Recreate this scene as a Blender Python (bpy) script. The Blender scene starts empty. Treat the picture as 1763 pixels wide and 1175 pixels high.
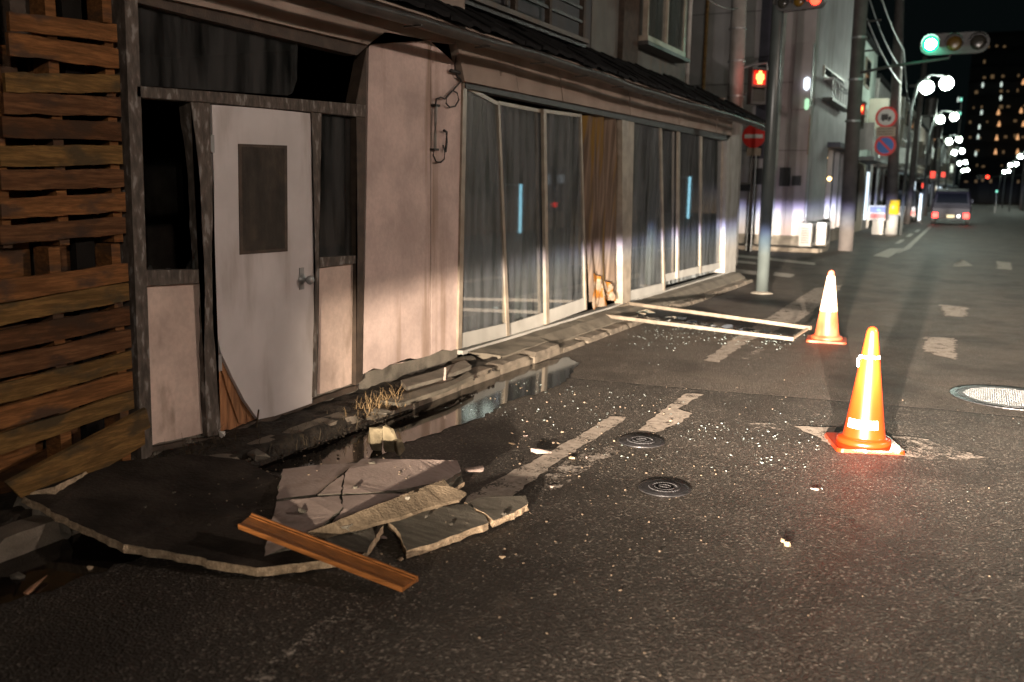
import bpy, bmesh, math, random
from mathutils import Vector, Matrix, noise
C = bpy.context.scene.collection
R = math.radians
rnd = random.Random(7)

# ---------------------------------------------------------------- camera
cam_d = bpy.data.cameras.new('camera'); cam = bpy.data.objects.new('camera', cam_d); C.objects.link(cam)
cam_d.sensor_width = 36; cam_d.lens = 1600/1763*36; cam_d.clip_start = .05; cam_d.clip_end = 3000
fw = Vector((-0.4404052,0.8828424,-0.1631946)); rt = Vector((0.8934311,0.4488702,0.0172184)); up = Vector((-0.0884544,0.1382200,0.9864436))
cam.matrix_world = Matrix(((rt.x, up.x, -fw.x, 0), (rt.y, up.y, -fw.y, 0), (rt.z, up.z, -fw.z, 1.45), (0, 0, 0, 1)))
cam_d.dof.use_dof = True; cam_d.dof.focus_distance = 5.2; cam_d.dof.aperture_fstop = 2.0
bpy.context.scene.camera = cam

# ---------------------------------------------------------------- night sky
w = bpy.data.worlds.new('World'); bpy.context.scene.world = w; w.use_nodes = True
bg = w.node_tree.nodes['Background']
bg.inputs[0].default_value = (.30, .50, .52, 1); bg.inputs[1].default_value = .0055
sc = bpy.context.scene
sc.view_settings.view_transform = 'Standard'; sc.view_settings.look = 'None'
sc.view_settings.exposure = 0; sc.view_settings.gamma = 1
sc.render.engine = 'CYCLES'
sc.cycles.use_light_tree = True; sc.cycles.sample_clamp_indirect = 1.5; sc.cycles.max_bounces = 6
sc.cycles.transparent_max_bounces = 12; sc.cycles.caustics_reflective = False; sc.cycles.caustics_refractive = False

# ---------------------------------------------------------------- headlights of the car standing behind the camera
def mth(nt, op, a, b=None, c=None, clamp=False):
    n = nt.nodes.new('ShaderNodeMath'); n.operation = op; n.use_clamp = clamp
    for i, v in enumerate((a, b, c)):
        if v is None: continue
        if isinstance(v, (int, float)): n.inputs[i].default_value = v
        else: nt.links.new(v, n.inputs[i])
    return n.outputs[0]
def smooth(nt, v, a, b):
    n = nt.nodes.new('ShaderNodeMapRange'); n.interpolation_type = 'SMOOTHSTEP'
    nt.links.new(v, n.inputs[0])
    for i, k in ((1, a), (2, b)):
        if isinstance(k, (int, float)): n.inputs[i].default_value = k
        else: nt.links.new(k, n.inputs[i])
    n.inputs[3].default_value = 0; n.inputs[4].default_value = 1
    return n.outputs[0]
def headlight(x, y, z, power, yaw):
    l = bpy.data.lights.new('headlight', 'SPOT'); l.energy = power; l.spot_size = R(100); l.spot_blend = .2
    l.shadow_soft_size = .045; l.use_nodes = True
    nt = l.node_tree; em = [n for n in nt.nodes if n.type == 'EMISSION'][0]
    tc = nt.nodes.new('ShaderNodeTexCoord'); sp = nt.nodes.new('ShaderNodeSeparateXYZ')
    nt.links.new(tc.outputs['Normal'], sp.inputs[0])
    az = mth(nt, 'MAXIMUM', mth(nt, 'ABSOLUTE', sp.outputs[2]), .05)
    h = mth(nt, 'DIVIDE', sp.outputs[0], az); v = mth(nt, 'DIVIDE', sp.outputs[1], az)
    ah = mth(nt, 'ABSOLUTE', h)
    hz2 = mth(nt, 'MULTIPLY', h, h)
    # reach below the cut-off: the steeper the ray, the weaker, as a reflector throws it
    down = mth(nt, 'MAXIMUM', mth(nt, 'MULTIPLY', v, -1), .084)
    A = mth(nt, 'MULTIPLY', mth(nt, 'POWER', mth(nt, 'DIVIDE', .087, down), 2.4), 27)
    steep = smooth(nt, v, -.135, -.082)
    A = mth(nt, 'MULTIPLY', A, mth(nt, 'MULTIPLY_ADD', steep, .93, .07))
    wide = mth(nt, 'SUBTRACT', 1, smooth(nt, ah, .41, .48))
    wide = mth(nt, 'MULTIPLY', wide, mth(nt, 'EXPONENT', mth(nt, 'MULTIPLY', hz2, -9)))
    A = mth(nt, 'MULTIPLY', A, wide)
    vb = mth(nt, 'DIVIDE', mth(nt, 'ADD', v, .023), .022)
    B = mth(nt, 'MULTIPLY', mth(nt, 'EXPONENT', mth(nt, 'MULTIPLY', mth(nt, 'MULTIPLY', vb, vb), -1)),
            mth(nt, 'EXPONENT', mth(nt, 'MULTIPLY', hz2, -38)))
    B = mth(nt, 'MULTIPLY', B, 75)
    vd = mth(nt, 'DIVIDE', mth(nt, 'SUBTRACT', v, .000), .012)
    B = mth(nt, 'ADD', B, mth(nt, 'MULTIPLY', mth(nt, 'MULTIPLY', mth(nt, 'EXPONENT', mth(nt, 'MULTIPLY', mth(nt, 'MULTIPLY', vd, vd), -1)),
            mth(nt, 'EXPONENT', mth(nt, 'MULTIPLY', hz2, -45))), 60))
    I = mth(nt, 'ADD', A, B)
    # cut-off, softer to the sides
    so = mth(nt, 'MULTIPLY_ADD', mth(nt, 'MAXIMUM', mth(nt, 'SUBTRACT', ah, .25), 0), .10, .005)
    vc = mth(nt, 'ADD', v, mth(nt, 'MULTIPLY', mth(nt, 'MAXIMUM', mth(nt, 'SUBTRACT', ah, .28), 0), .10))
    cut = mth(nt, 'SUBTRACT', 1, smooth(nt, vc, mth(nt, 'SUBTRACT', .017, so), mth(nt, 'ADD', .019, so)))
    I = mth(nt, 'MULTIPLY', I, cut)
    spill = mth(nt, 'MULTIPLY', mth(nt, 'EXPONENT', mth(nt, 'MULTIPLY', hz2, -36)), 3.6)
    I = mth(nt, 'ADD', I, spill)
    nt.links.new(I, em.inputs['Strength'])
    # colour: warm low down, bluish white towards the cut-off (lens dispersion)
    cr = nt.nodes.new('ShaderNodeValToRGB')
    nt.links.new(mth(nt, 'MULTIPLY_ADD', vc, 5, .5, clamp=True), cr.inputs[0])
    e = cr.color_ramp.elements
    e[0].position = .0; e[0].color = (1, .80, .62, 1)
    e[1].position = .47; e[1].color = (1, .84, .68, 1)
    for p, c in ((.54, (.85, .90, 1, 1)), (.585, (.55, .55, 1, 1)), (.63, (.85, .82, 1, 1)), (.8, (1, .86, .78, 1))):
        k = cr.color_ramp.elements.new(p); k.color = c
    cm = nt.nodes.new('ShaderNodeMix'); cm.data_type = 'RGBA'; nt.links.new(smooth(nt, ah, .20, .36), cm.inputs[0])
    nt.links.new(cr.outputs[0], cm.inputs[6]); cm.inputs[7].default_value = (1, .80, .60, 1)
    nt.links.new(cm.outputs[2], em.inputs['Color'])
    o = bpy.data.objects.new('headlight', l); C.objects.link(o)
    o.location = (x, y, z); o.rotation_euler = (R(90), 0, yaw)
    return o
headlight(.87, -1.85, .66, 1150, R(3)); headlight(-.33, -1.85, .66, 1150, R(3))

# ---------------------------------------------------------------- helpers
def link(name, me, mat=None, parent=None):
    o = bpy.data.objects.new(name, me); C.objects.link(o)
    if mat and not me.materials: me.materials.append(mat)
    if parent: o.parent = parent
    return o
def shape(name, bm, mat=None, parent=None, smooth_=False, bevel=0):
    if bevel:
        bmesh.ops.bevel(bm, geom=[e for e in bm.edges if not e.is_boundary and e.calc_face_angle(0) > .6], offset=bevel, segments=1, affect='EDGES')
    bmesh.ops.recalc_face_normals(bm, faces=bm.faces)
    me = bpy.data.meshes.new(name); bm.to_mesh(me); bm.free()
    if smooth_:
        for p in me.polygons: p.use_smooth = True
    return link(name, me, mat, parent)
def tag(o, label=None, cat=None, group=None, kind=None):
    if label: o['label'] = label
    if cat: o['category'] = cat
    if group: o['group'] = group
    if kind: o['kind'] = kind
    return o
def thing(name, loc, label, cat, group=None, rz=0):
    o = bpy.data.objects.new(name, None); C.objects.link(o); o.location = loc; o.rotation_euler = (0, 0, rz)
    bpy.context.view_layer.update()
    return tag(o, label, cat, group)
def copy_tree(o, parent=None):
    c = o.copy(); C.objects.link(c)
    if parent: c.parent = parent
    for ch in list(o.children): copy_tree(ch, c)
    return c
def rel(o):      # keep world place of a part whose mesh is written in world coordinates
    p = o.parent
    L = Vector()
    while p: L += p.location; p = p.parent
    o.location = -L
    return o
def abox(bm, x0, x1, y0, y1, z0, z1, M=None):
    vs = [bm.verts.new((x, y, z)) for x in (x0, x1) for y in (y0, y1) for z in (z0, z1)]
    if M:
        for v in vs: v.co = M @ v.co
    for f in ((0, 1, 3, 2), (4, 6, 7, 5), (0, 4, 5, 1), (2, 3, 7, 6), (0, 2, 6, 4), (1, 5, 7, 3)):
        bm.faces.new([vs[i] for i in f])
    return vs
def box(x0, x1, y0, y1, z0, z1, M=None):
    bm = bmesh.new(); abox(bm, x0, x1, y0, y1, z0, z1, M); return bm
def prism(bm, pts, off):      # pts: 3D ring; off: vector to the other side
    a = [bm.verts.new(p) for p in pts]; b = [bm.verts.new(Vector(p)+Vector(off)) for p in pts]
    f1 = bm.faces.new(a); f2 = bm.faces.new(b[::-1])
    for i in range(len(a)):
        j = (i+1) % len(a); bm.faces.new((a[j], a[i], b[i], b[j]))
    if len(a) > 4: bmesh.ops.triangulate(bm, faces=[f1, f2])
def yz(pts, x0, x1):          # ring given as (y, z) between two x planes
    bm = bmesh.new(); prism(bm, [(x0, p[0], p[1]) for p in pts], (x1-x0, 0, 0)); return bm
def rough(pts, step=.03, amp=.006, seed=0):
    r = random.Random(seed); out = []
    n = len(pts)
    for i in range(n):
        a = Vector(pts[i]); b = Vector(pts[(i+1) % n]); L = (b-a).length; k = max(1, int(L/step))
        d = (b-a).normalized() if L else Vector((1, 0, 0)); nn = Vector((-d.y, d.x, 0)) if len(a) == 3 else Vector((-d[1], d[0]))
        for j in range(k):
            p = a+(b-a)*(j/k)
            if j: p = p+nn*r.uniform(-amp, amp)+d*r.uniform(-step*.25, step*.25)
            out.append(tuple(p))
    return out
def tube(bm, pts, r, n=8, r1=None):
    rings = []; m = len(pts); pts = [Vector(p) for p in pts]
    for i, p in enumerate(pts):
        t = (pts[min(i+1, m-1)]-pts[max(i-1, 0)]).normalized()
        s = t.cross(Vector((0, 0, 1)))
        if s.length < .05: s = t.cross(Vector((0, 1, 0)))
        s.normalize(); u = s.cross(t)
        rr = r if r1 is None else r+(r1-r)*i/max(1, m-1)
        rings.append([bm.verts.new(p+(s*math.cos(2*math.pi*k/n)+u*math.sin(2*math.pi*k/n))*rr) for k in range(n)])
    for a, b in zip(rings, rings[1:]):
        for k in range(n): bm.faces.new((a[k], a[(k+1) % n], b[(k+1) % n], b[k]))
    bm.faces.new(rings[0][::-1]); bm.faces.new(rings[-1])
def tb(pts, r, n=8, r1=None):
    bm = bmesh.new(); tube(bm, pts, r, n, r1); return bm
def lathe(prof, n=24, M=None):
    bm = bmesh.new(); rings = []
    for r, z in prof:
        rings.append([bm.verts.new((r*math.cos(2*math.pi*k/n), r*math.sin(2*math.pi*k/n), z)) for k in range(n)])
    for a, b in zip(rings, rings[1:]):
        for k in range(n): bm.faces.new((a[k], a[(k+1) % n], b[(k+1) % n], b[k]))
    bm.faces.new(rings[0][::-1]); bm.faces.new(rings[-1])
    if M: bmesh.ops.transform(bm, matrix=M, verts=bm.verts)
    return bm
def chunk(seed, sx, sy, sz, n=9):       # broken lump, a convex hull of jittered points
    r = random.Random(seed); bm = bmesh.new()
    for i in range(n+5):
        v = Vector((r.uniform(-1, 1), r.uniform(-1, 1), r.uniform(-1, 1)))
        v = v/max(abs(v.x), abs(v.y), abs(v.z))*r.uniform(.75, 1)
        bm.verts.new((v.x*sx, v.y*sy, v.z*sz+sz))
    g = bmesh.ops.convex_hull(bm, input=bm.verts)
    bmesh.ops.delete(bm, geom=[v for v in bm.verts if not v.link_faces], context='VERTS')
    return bm

# ---------------------------------------------------------------- materials
MATS = {}
def mat(name, col, rough_=.7, metal=0, spec=.5, var=.25, vs=6, stain=None, stain_s=(3, 3, .5), stain_lo=.5, stain_hi=.75,
        bump=0, bs=80, grain=None, coord='Object', col2=None, coat=0, var2=0, vs2=60):
    m = bpy.data.materials.new(name); m.use_nodes = True; nt = m.node_tree; N = nt.nodes; L = nt.links
    b = N['Principled BSDF']; b.inputs['Roughness'].default_value = rough_; b.inputs['Metallic'].default_value = metal
    b.inputs['Specular IOR Level'].default_value = spec; b.inputs['Coat Weight'].default_value = coat
    tc = N.new('ShaderNodeTexCoord'); vec = tc.outputs[coord]
    def mapping(s):
        mp = N.new('ShaderNodeMapping'); mp.inputs['Scale'].default_value = s; L.new(vec, mp.inputs[0]); return mp.outputs[0]
    def nz(scale, v, det=4):
        n = N.new('ShaderNodeTexNoise'); n.inputs['Scale'].default_value = scale; n.inputs['Detail'].default_value = det
        L.new(v, n.inputs['Vector']); return n.outputs['Fac']
    def mix(f, a, c):
        n = N.new('ShaderNodeMix'); n.data_type = 'RGBA'
        for i, q in ((0, f), (6, a), (7, c)):
            if isinstance(q, (int, float)): n.inputs[i].default_value = q
            elif isinstance(q, tuple): n.inputs[i].default_value = (*q[:3], 1)
            else: L.new(q, n.inputs[i])
        return n.outputs[2]
    g = mapping(grain if grain else (1, 1, 1))
    f = smooth(nt, nz(vs, g, 5), .3, .7)
    dark = tuple(c*(1-var) for c in col); lite = col2 if col2 else tuple(min(.9, c*(1+var*.6)) for c in col)
    c = mix(f, dark, lite)
    if var2:
        f2 = smooth(nt, nz(vs2, g, 3), .38, .62)
        c = mix(mth(nt, 'MULTIPLY', f2, var2), c, tuple(q*.4 for q in col))
    if stain:
        fs = smooth(nt, nz(1, mapping(stain_s), 5), stain_lo, stain_hi)
        c = mix(fs, c, stain)
    L.new(c, b.inputs['Base Color'])
    if bump:
        bn = N.new('ShaderNodeBump'); bn.inputs['Strength'].default_value = bump; bn.inputs['Distance'].default_value = .01
        L.new(nz(bs, g, 3), bn.inputs['Height']); L.new(bn.outputs[0], b.inputs['Normal'])
    MATS[name] = m
    m['_c'] = 0
    return m
def emis(name, col, s):
    m = bpy.data.materials.new(name); m.use_nodes = True; nt = m.node_tree
    b = nt.nodes['Principled BSDF']; b.inputs['Base Color'].default_value = (*[c*.3 for c in col], 1)
    b.inputs['Emission Color'].default_value = (*col, 1); b.inputs['Emission Strength'].default_value = s
    return m
def glass_mat(name, dirt=.06, tint=(.95, .965, .96), rough_=.02, dcol=(.25, .25, .23), refl=1.3):
    m = bpy.data.materials.new(name); m.use_nodes = True; nt = m.node_tree; N = nt.nodes; L = nt.links
    N.remove(N['Principled BSDF']); out = N['Material Output']
    tr = N.new('ShaderNodeBsdfTransparent'); tr.inputs[0].default_value = (*tint, 1)
    gl = N.new('ShaderNodeBsdfGlossy'); gl.inputs['Roughness'].default_value = rough_; gl.inputs[0].default_value = (.9, .9, .9, 1)
    df = N.new('ShaderNodeBsdfDiffuse'); df.inputs[0].default_value = (*dcol, 1)
    lw = N.new('ShaderNodeFresnel'); ge = N.new('ShaderNodeNewGeometry'); L.new(mth(nt, 'MULTIPLY_ADD', ge.outputs['Backfacing'], 1/1.5-1.5, 1.5), lw.inputs[0])
    m1 = N.new('ShaderNodeMixShader'); m2 = N.new('ShaderNodeMixShader')
    tc = N.new('ShaderNodeTexCoord'); mp = N.new('ShaderNodeMapping'); mp.inputs['Scale'].default_value = (1, 5, .8)
    nn = N.new('ShaderNodeTexNoise'); nn.inputs['Scale'].default_value = 2; nn.inputs['Detail'].default_value = 6
    L.new(tc.outputs['Object'], mp.inputs[0]); L.new(mp.outputs[0], nn.inputs['Vector'])
    L.new(mth(nt, 'MULTIPLY', smooth(nt, nn.outputs['Fac'], .25, .8), dirt*2), m1.inputs[0])
    L.new(tr.outputs[0], m1.inputs[1]); L.new(df.outputs[0], m1.inputs[2])
    L.new(mth(nt, 'MULTIPLY', lw.outputs[0], refl, clamp=True), m2.inputs[0])
    L.new(m1.outputs[0], m2.inputs[1]); L.new(gl.outputs[0], m2.inputs[2]); L.new(m2.outputs[0], out.inputs[0])
    return m

plaster = mat('pink_white_plaster', (.52, .41, .375), .75, var=.22, vs=3, stain=(.20, .13, .085), stain_s=(4, 6, .40), stain_lo=.50, stain_hi=.74, bump=.15, bs=60, var2=.12, vs2=35)
plaster_low = mat('mouldy_pink_panel', (.56, .44, .38), .75, var=.2, vs=4, stain=(.20, .15, .11), stain_s=(6, 7, 2.6), stain_lo=.54, stain_hi=.80, bump=.15, bs=60, var2=.15, vs2=30)
door_m = mat('white_door_veneer', (.52, .49, .49), .5, var=.12, vs=3, stain=(.30, .26, .24), stain_s=(3, 5, 1.2), stain_lo=.52, stain_hi=.80, bump=.05, bs=9)
door_core = mat('orange_brown_ply', (.30, .14, .06), .8, var=.45, vs=5, grain=(3, 8, 1), bump=.2)
old_paint = mat('peeling_grey_timber', (.085, .07, .058), .8, var=.5, vs=30, grain=(1, 1, .4), bump=.5, bs=60, stain=(.20, .19, .18), stain_s=(30, 30, 12), stain_lo=.56, stain_hi=.66)
brown_wood = mat('dark_brown_timber', (.05, .035, .025), .75, var=.4, vs=12, bump=.3)
fascia_m = mat('beige_fascia_board', (.26, .21, .175), .75, var=.2, vs=3, stain=(.13, .10, .08), stain_s=(3, 1.3, 4), stain_lo=.5, stain_hi=.8, bump=.15)
alu = mat('cream_aluminium_sash', (.32, .275, .22), .4, metal=.15, var=.25, vs=8, stain=(.25, .19, .13), stain_s=(6, 6, 2), stain_lo=.6, stain_hi=.8)
alu_panel = mat('pale_grey_kick_panel', (.36, .36, .34), .45, var=.12, vs=5, stain=(.2, .18, .15), stain_s=(3, 3, 3), stain_lo=.6, stain_hi=.85)
curtain_m = mat('grey_curtain_cloth', (.15, .165, .17), .95, spec=.1, var=.35, vs=3, grain=(1, 7, .35), stain=(.085, .075, .05), stain_s=(2, 9, .6), stain_lo=.5, stain_hi=.75)
stain_cloth = mat('rust_stained_cloth', (.14, .105, .08), .95, spec=.1, var=.45, vs=3, grain=(1, 9, .5), stain=(.17, .105, .03), stain_s=(2, 8, .7), stain_lo=.5, stain_hi=.6)
frame_tan = mat('dull_tan_sash', (.15, .125, .095), .45, var=.3, vs=12)
pale_cloth = mat('white_and_orange_rag', (.22, .17, .125), .9, spec=.1, var=.3, vs=14, stain=(.20, .08, .015), stain_s=(9, 9, 6), stain_lo=.5, stain_hi=.56)
dirty_glass = glass_mat('dirty_window_glass', .34, dcol=(.17, .185, .20))
grey_glass = glass_mat('dusty_grey_glass', .30, dcol=(.07, .07, .07), refl=.7)
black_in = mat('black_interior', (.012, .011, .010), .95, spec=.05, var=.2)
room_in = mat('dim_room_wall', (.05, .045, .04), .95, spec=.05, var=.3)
iron = mat('dark_gutter_metal', (.035, .032, .03), .5, var=.4, vs=9)
pipe_m = mat('pale_pvc_pipe', (.36, .35, .33), .5, var=.2, vs=9)
black_m = mat('black_cable_rubber', (.02, .02, .02), .6, var=.2)
tile_m = mat('dark_roof_tile', (.013, .013, .014), .9, spec=.08, var=.4, vs=7, bump=.2)
conc = mat('old_concrete', (.16, .145, .12), .85, var=.3, vs=7, stain=(.055, .05, .04), stain_s=(5, 5, 5), stain_lo=.52, stain_hi=.72, bump=.5, bs=110, var2=.3, vs2=160)
kerb_m = mat('worn_kerb_concrete', (.165, .14, .11), .85, var=.3, vs=8, stain=(.07, .06, .045), stain_s=(6, 3, 6), stain_lo=.52, stain_hi=.75, bump=.5, bs=120, var2=.35, vs2=150)
walk_m = mat('dirty_mortar_apron', (.13, .115, .09), .85, var=.3, vs=5, stain=(.05, .045, .035), stain_s=(3, 3, 3), stain_lo=.5, stain_hi=.75, bump=.4, bs=120, var2=.3, vs2=170)
slab_back = mat('dark_sheathing_face', (.042, .034, .028), .9, spec=.15, var=.5, vs=5, stain=(.014, .011, .010), stain_s=(4, 4, 4), stain_lo=.45, stain_hi=.7, bump=.5, bs=50, var2=.3, vs2=90)
mortar = mat('broken_mortar', (.50, .39, .27), .9, spec=.15, var=.35, vs=40, bump=.9, bs=130, var2=.35, vs2=170)
pinkface = mat('pink_painted_render', (.40, .32, .29), .8, spec=.2, var=.14, vs=5, stain=(.20, .155, .13), stain_s=(5, 5, 5), stain_lo=.52, stain_hi=.75, bump=.2, bs=70, var2=.15, vs2=50)
greyback = mat('grey_mortar_back', (.125, .115, .095), .9, spec=.15, var=.3, vs=9, grain=(1, 5, 1), bump=.7, bs=70, var2=.3, vs2=60)
brownface = mat('brown_mortar_strip', (.115, .090, .062), .9, spec=.15, var=.3, vs=9, bump=.5, bs=90, var2=.3, vs2=90)
dirt_m = mat('black_wet_dirt', (.022, .017, .012), .8, spec=.4, var=.6, vs=25, bump=1, bs=50)
straw_m = mat('dry_straw', (.22, .15, .075), .85, var=.4, vs=40)
deadleaf = mat('dead_brown_stalk', (.045, .033, .018), .9, var=.4, vs=30)
stick_m = mat('splintered_wood', (.30, .16, .09), .85, var=.35, vs=20, grain=(1, 1, 6))
trim_m = mat('varnished_brown_board', (.24, .095, .028), .38, spec=.4, var=.4, vs=5, grain=(1, 24, 20), stain=(.10, .045, .018), stain_s=(2.5, 9, 9), stain_lo=.52, stain_hi=.7, bump=.15)
cone_m = mat('orange_cone_plastic', (.30, .024, .003), .28, spec=.55, var=.10, vs=8, coat=.3)
cone_old = mat('sun_faded_cone_plastic', (.50, .075, .028), .45, var=.18, vs=8, stain=(.65, .18, .09), stain_s=(5, 5, 3), stain_lo=.45, stain_hi=.7)
white_p = mat('white_sheeting', (.82, .80, .76), .6, var=.06)
cone_grey = mat('grey_smudged_print', (.45, .42, .36), .7, var=.1)
castiron = mat('worn_cast_iron', (.055, .055, .06), .35, metal=.55, var=.3, vs=30, bump=.3)
shiny_iron = mat('polished_manhole_iron', (.20, .21, .22), .45, metal=.8, var=.25, vs=25, bump=.4, bs=120)
crumb_m = mat('dusty_crumbs', (.20, .16, .12), .9, spec=.1, var=.4, vs=300)
conc_pole = mat('concrete_pole', (.30, .29, .27), .8, var=.15, vs=5, stain=(.16, .14, .12), stain_s=(6, 6, 1), stain_lo=.5, stain_hi=.75)
steel_pole = mat('grey_green_pole_paint', (.055, .066, .064), .35, metal=.1, var=.15, vs=5)
lump_m = mat('yellowish_lump', (.20, .17, .115), .9, spec=.1, var=.35, vs=30, bump=.6, bs=90, var2=.3, vs2=60)
sig_white = mat('pale_signal_housing', (.06, .06, .058), .5, var=.1)
sig_dark = mat('unlit_signal_lens', (.03, .028, .022), .25, var=.1)
amber_off = mat('unlit_amber_lens', (.10, .055, .006), .3, var=.1)
zinc = mat('galvanised_steel', (.30, .31, .31), .45, metal=.5, var=.2)
sign_red = mat('sign_red', (.85, .03, .02), .4, var=.05)
sign_blue = mat('sign_blue', (.03, .16, .55), .4, var=.05)
board_blue = mat('printed_blue_panel', (.05, .07, .28), .5, var=.15, vs=20)
board_red = mat('printed_red_panel', (.34, .06, .06), .5, var=.15, vs=20)
sign_buff = mat('buff_plate', (.45, .36, .27), .5, var=.08)
yellow_m = mat('yellow_wrap', (.80, .48, .02), .4, var=.1)

# ================================================================ GROUND
def road_material():
    m = bpy.data.materials.new('worn_asphalt'); m.use_nodes = True; nt = m.node_tree; N = nt.nodes; L = nt.links
    b = N['Principled BSDF']
    tc = N.new('ShaderNodeTexCoord'); vec = tc.outputs['Object']
    sp = N.new('ShaderNodeSeparateXYZ'); L.new(vec, sp.inputs[0])
    def nz(scale, det=4, rg=.5):
        n = N.new('ShaderNodeTexNoise'); n.inputs['Scale'].default_value = scale; n.inputs['Detail'].default_value = det
        n.inputs['Roughness'].default_value = rg; L.new(vec, n.inputs['Vector']); return n.outputs['Fac']
    def mix(f, a, c):
        n = N.new('ShaderNodeMix'); n.data_type = 'RGBA'
        for i, q in ((0, f), (6, a), (7, c)):
            if isinstance(q, (int, float)): n.inputs[i].default_value = q
            elif isinstance(q, tuple): n.inputs[i].default_value = (*q, 1)
            else: L.new(q, n.inputs[i])
        return n.outputs[2]
    # joint between the coarse near asphalt and the smoother far one
    yy = mth(nt, 'ADD', sp.outputs[1], mth(nt, 'MULTIPLY', nz(1.3), .12))
    line = mth(nt, 'MULTIPLY_ADD', sp.outputs[0], .13, 6.93)
    far = smooth(nt, mth(nt, 'SUBTRACT', yy, line), -.03, .03)
    seam = mth(nt, 'SUBTRACT', 1, smooth(nt, mth(nt, 'ABSOLUTE', mth(nt, 'SUBTRACT', yy, line)), .004, .022))
    near_c = mix(smooth(nt, nz(2.2, 6), .3, .7), (.044, .039, .034), (.066, .058, .050))
    far_c = mix(smooth(nt, nz(1.6, 6), .3, .7), (.078, .067, .057), (.112, .095, .079))
    c = mix(far, near_c, far_c)
    # aggregate
    ag = N.new('ShaderNodeTexVoronoi'); ag.inputs['Scale'].default_value = 95; L.new(vec, ag.inputs['Vector'])
    hs = N.new('ShaderNodeSeparateColor'); L.new(ag.outputs['Color'], hs.inputs[0])
    stone = smooth(nt, hs.outputs[0], .80, .97)
    c = mix(mth(nt, 'MULTIPLY', stone, .8), c, (.22, .195, .17))
    c = mix(mth(nt, 'MULTIPLY', smooth(nt, nz(85, 3, .7), .48, .62), .75), c, (.016, .014, .012))
    # oily dark patches and pale dusty patches
    c = mix(mth(nt, 'MULTIPLY', smooth(nt, nz(.9, 6, .6), .48, .66), .6), c, (.026, .022, .019))
    c = mix(mth(nt, 'MULTIPLY', smooth(nt, nz(3.1, 6, .65), .56, .75), .35), c, (.12, .10, .08))
    # alligator cracking towards the near right
    vc = N.new('ShaderNodeTexVoronoi'); vc.feature = 'DISTANCE_TO_EDGE'; vc.inputs['Scale'].default_value = 4.6
    nv = N.new('ShaderNodeTexNoise'); nv.inputs['Scale'].default_value = 9; nv.inputs['Detail'].default_value = 5; L.new(vec, nv.inputs['Vector'])
    va = N.new('ShaderNodeVectorMath'); va.operation = 'MULTIPLY_ADD'; L.new(nv.outputs['Color'], va.inputs[0])
    va.inputs[1].default_value = (.30, .30, 0); L.new(vec, va.inputs[2]); L.new(va.outputs[0], vc.inputs['Vector'])
    crack = mth(nt, 'SUBTRACT', 1, smooth(nt, vc.outputs['Distance'], .003, .018))
    zone = mth(nt, 'MULTIPLY', smooth(nt, sp.outputs[0], -.75, -.2), mth(nt, 'SUBTRACT', 1, smooth(nt, sp.outputs[1], 5.4, 7.5)))
    zone = mth(nt, 'MULTIPLY', zone, smooth(nt, nz(1.7), .40, .56))
    crack = mth(nt, 'MULTIPLY', crack, zone)
    gap = mth(nt, 'MAXIMUM', mth(nt, 'MULTIPLY', seam, .8), mth(nt, 'MULTIPLY', crack, .6))
    c = mix(gap, c, (.006, .005, .005))
    L.new(c, b.inputs['Base Color'])
    b.inputs['Specular IOR Level'].default_value = .35
    L.new(mth(nt, 'MULTIPLY_ADD', nz(4, 5), .35, .45), b.inputs['Roughness'])
    hgt = mth(nt, 'ADD', mth(nt, 'MULTIPLY', ag.outputs['Distance'], 1.4), mth(nt, 'MULTIPLY', nz(300, 2), .25))
    hgt = mth(nt, 'SUBTRACT', hgt, mth(nt, 'MULTIPLY', gap, 2.5))
    bn = N.new('ShaderNodeBump'); bn.inputs['Strength'].default_value = .8; bn.inputs['Distance'].default_value = .004
    L.new(hgt, bn.inputs['Height']); L.new(bn.outputs[0], b.inputs['Normal'])
    return m
road_m = road_material()
bm = bmesh.new()
g = [bm.verts.new(p) for p in ((-90, -40, 0), (90, -40, 0), (90, 500, 0), (-90, 500, 0))]; bm.faces.new(g)
tag(shape('road', bm, road_m), kind='structure')

def paint_material(name, lo, hi, col=(.46, .40, .34)):
    m = bpy.data.materials.new(name); m.use_nodes = True; nt = m.node_tree; N = nt.nodes; L = nt.links
    b = N['Principled BSDF']; b.inputs['Roughness'].default_value = .7; tc = N.new('ShaderNodeTexCoord')
    def nz(s, d=5, r=.6):
        n = N.new('ShaderNodeTexNoise'); n.inputs['Scale'].default_value = s; n.inputs['Detail'].default_value = d
        n.inputs['Roughness'].default_value = r; L.new(tc.outputs['Object'], n.inputs['Vector']); return n.outputs['Fac']
    f = smooth(nt, mth(nt, 'ADD', mth(nt, 'MULTIPLY', nz(7), .5), mth(nt, 'MULTIPLY', nz(70, 4, .7), .5)), lo, hi)
    n = N.new('ShaderNodeMix'); n.data_type = 'RGBA'; L.new(f, n.inputs[0])
    n.inputs[6].default_value = (*col, 1)
    tr = N.new('ShaderNodeBsdfTransparent'); ms = N.new('ShaderNodeMixShader')
    g2 = N.new('ShaderNodeMix'); g2.data_type = 'RGBA'; L.new(smooth(nt, nz(20), .35, .7), g2.inputs[0])
    g2.inputs[6].default_value = (*col, 1); g2.inputs[7].default_value = (*[q*.6 for q in col], 1)
    L.new(g2.outputs[2], b.inputs['Base Color'])
    L.new(f, ms.inputs[0]); L.new(b.outputs[0], ms.inputs[1]); L.new(tr.outputs[0], ms.inputs[2]); L.new(ms.outputs[0], N['Material Output'].inputs[0])
    return m
paint = paint_material('worn_road_paint', .53, .60)
paint_far = paint_material('fresh_road_paint', .62, .72, (.62, .58, .52))
paint_worn = paint_material('scuffed_road_paint', .43, .52, (.44, .39, .34))
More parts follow.
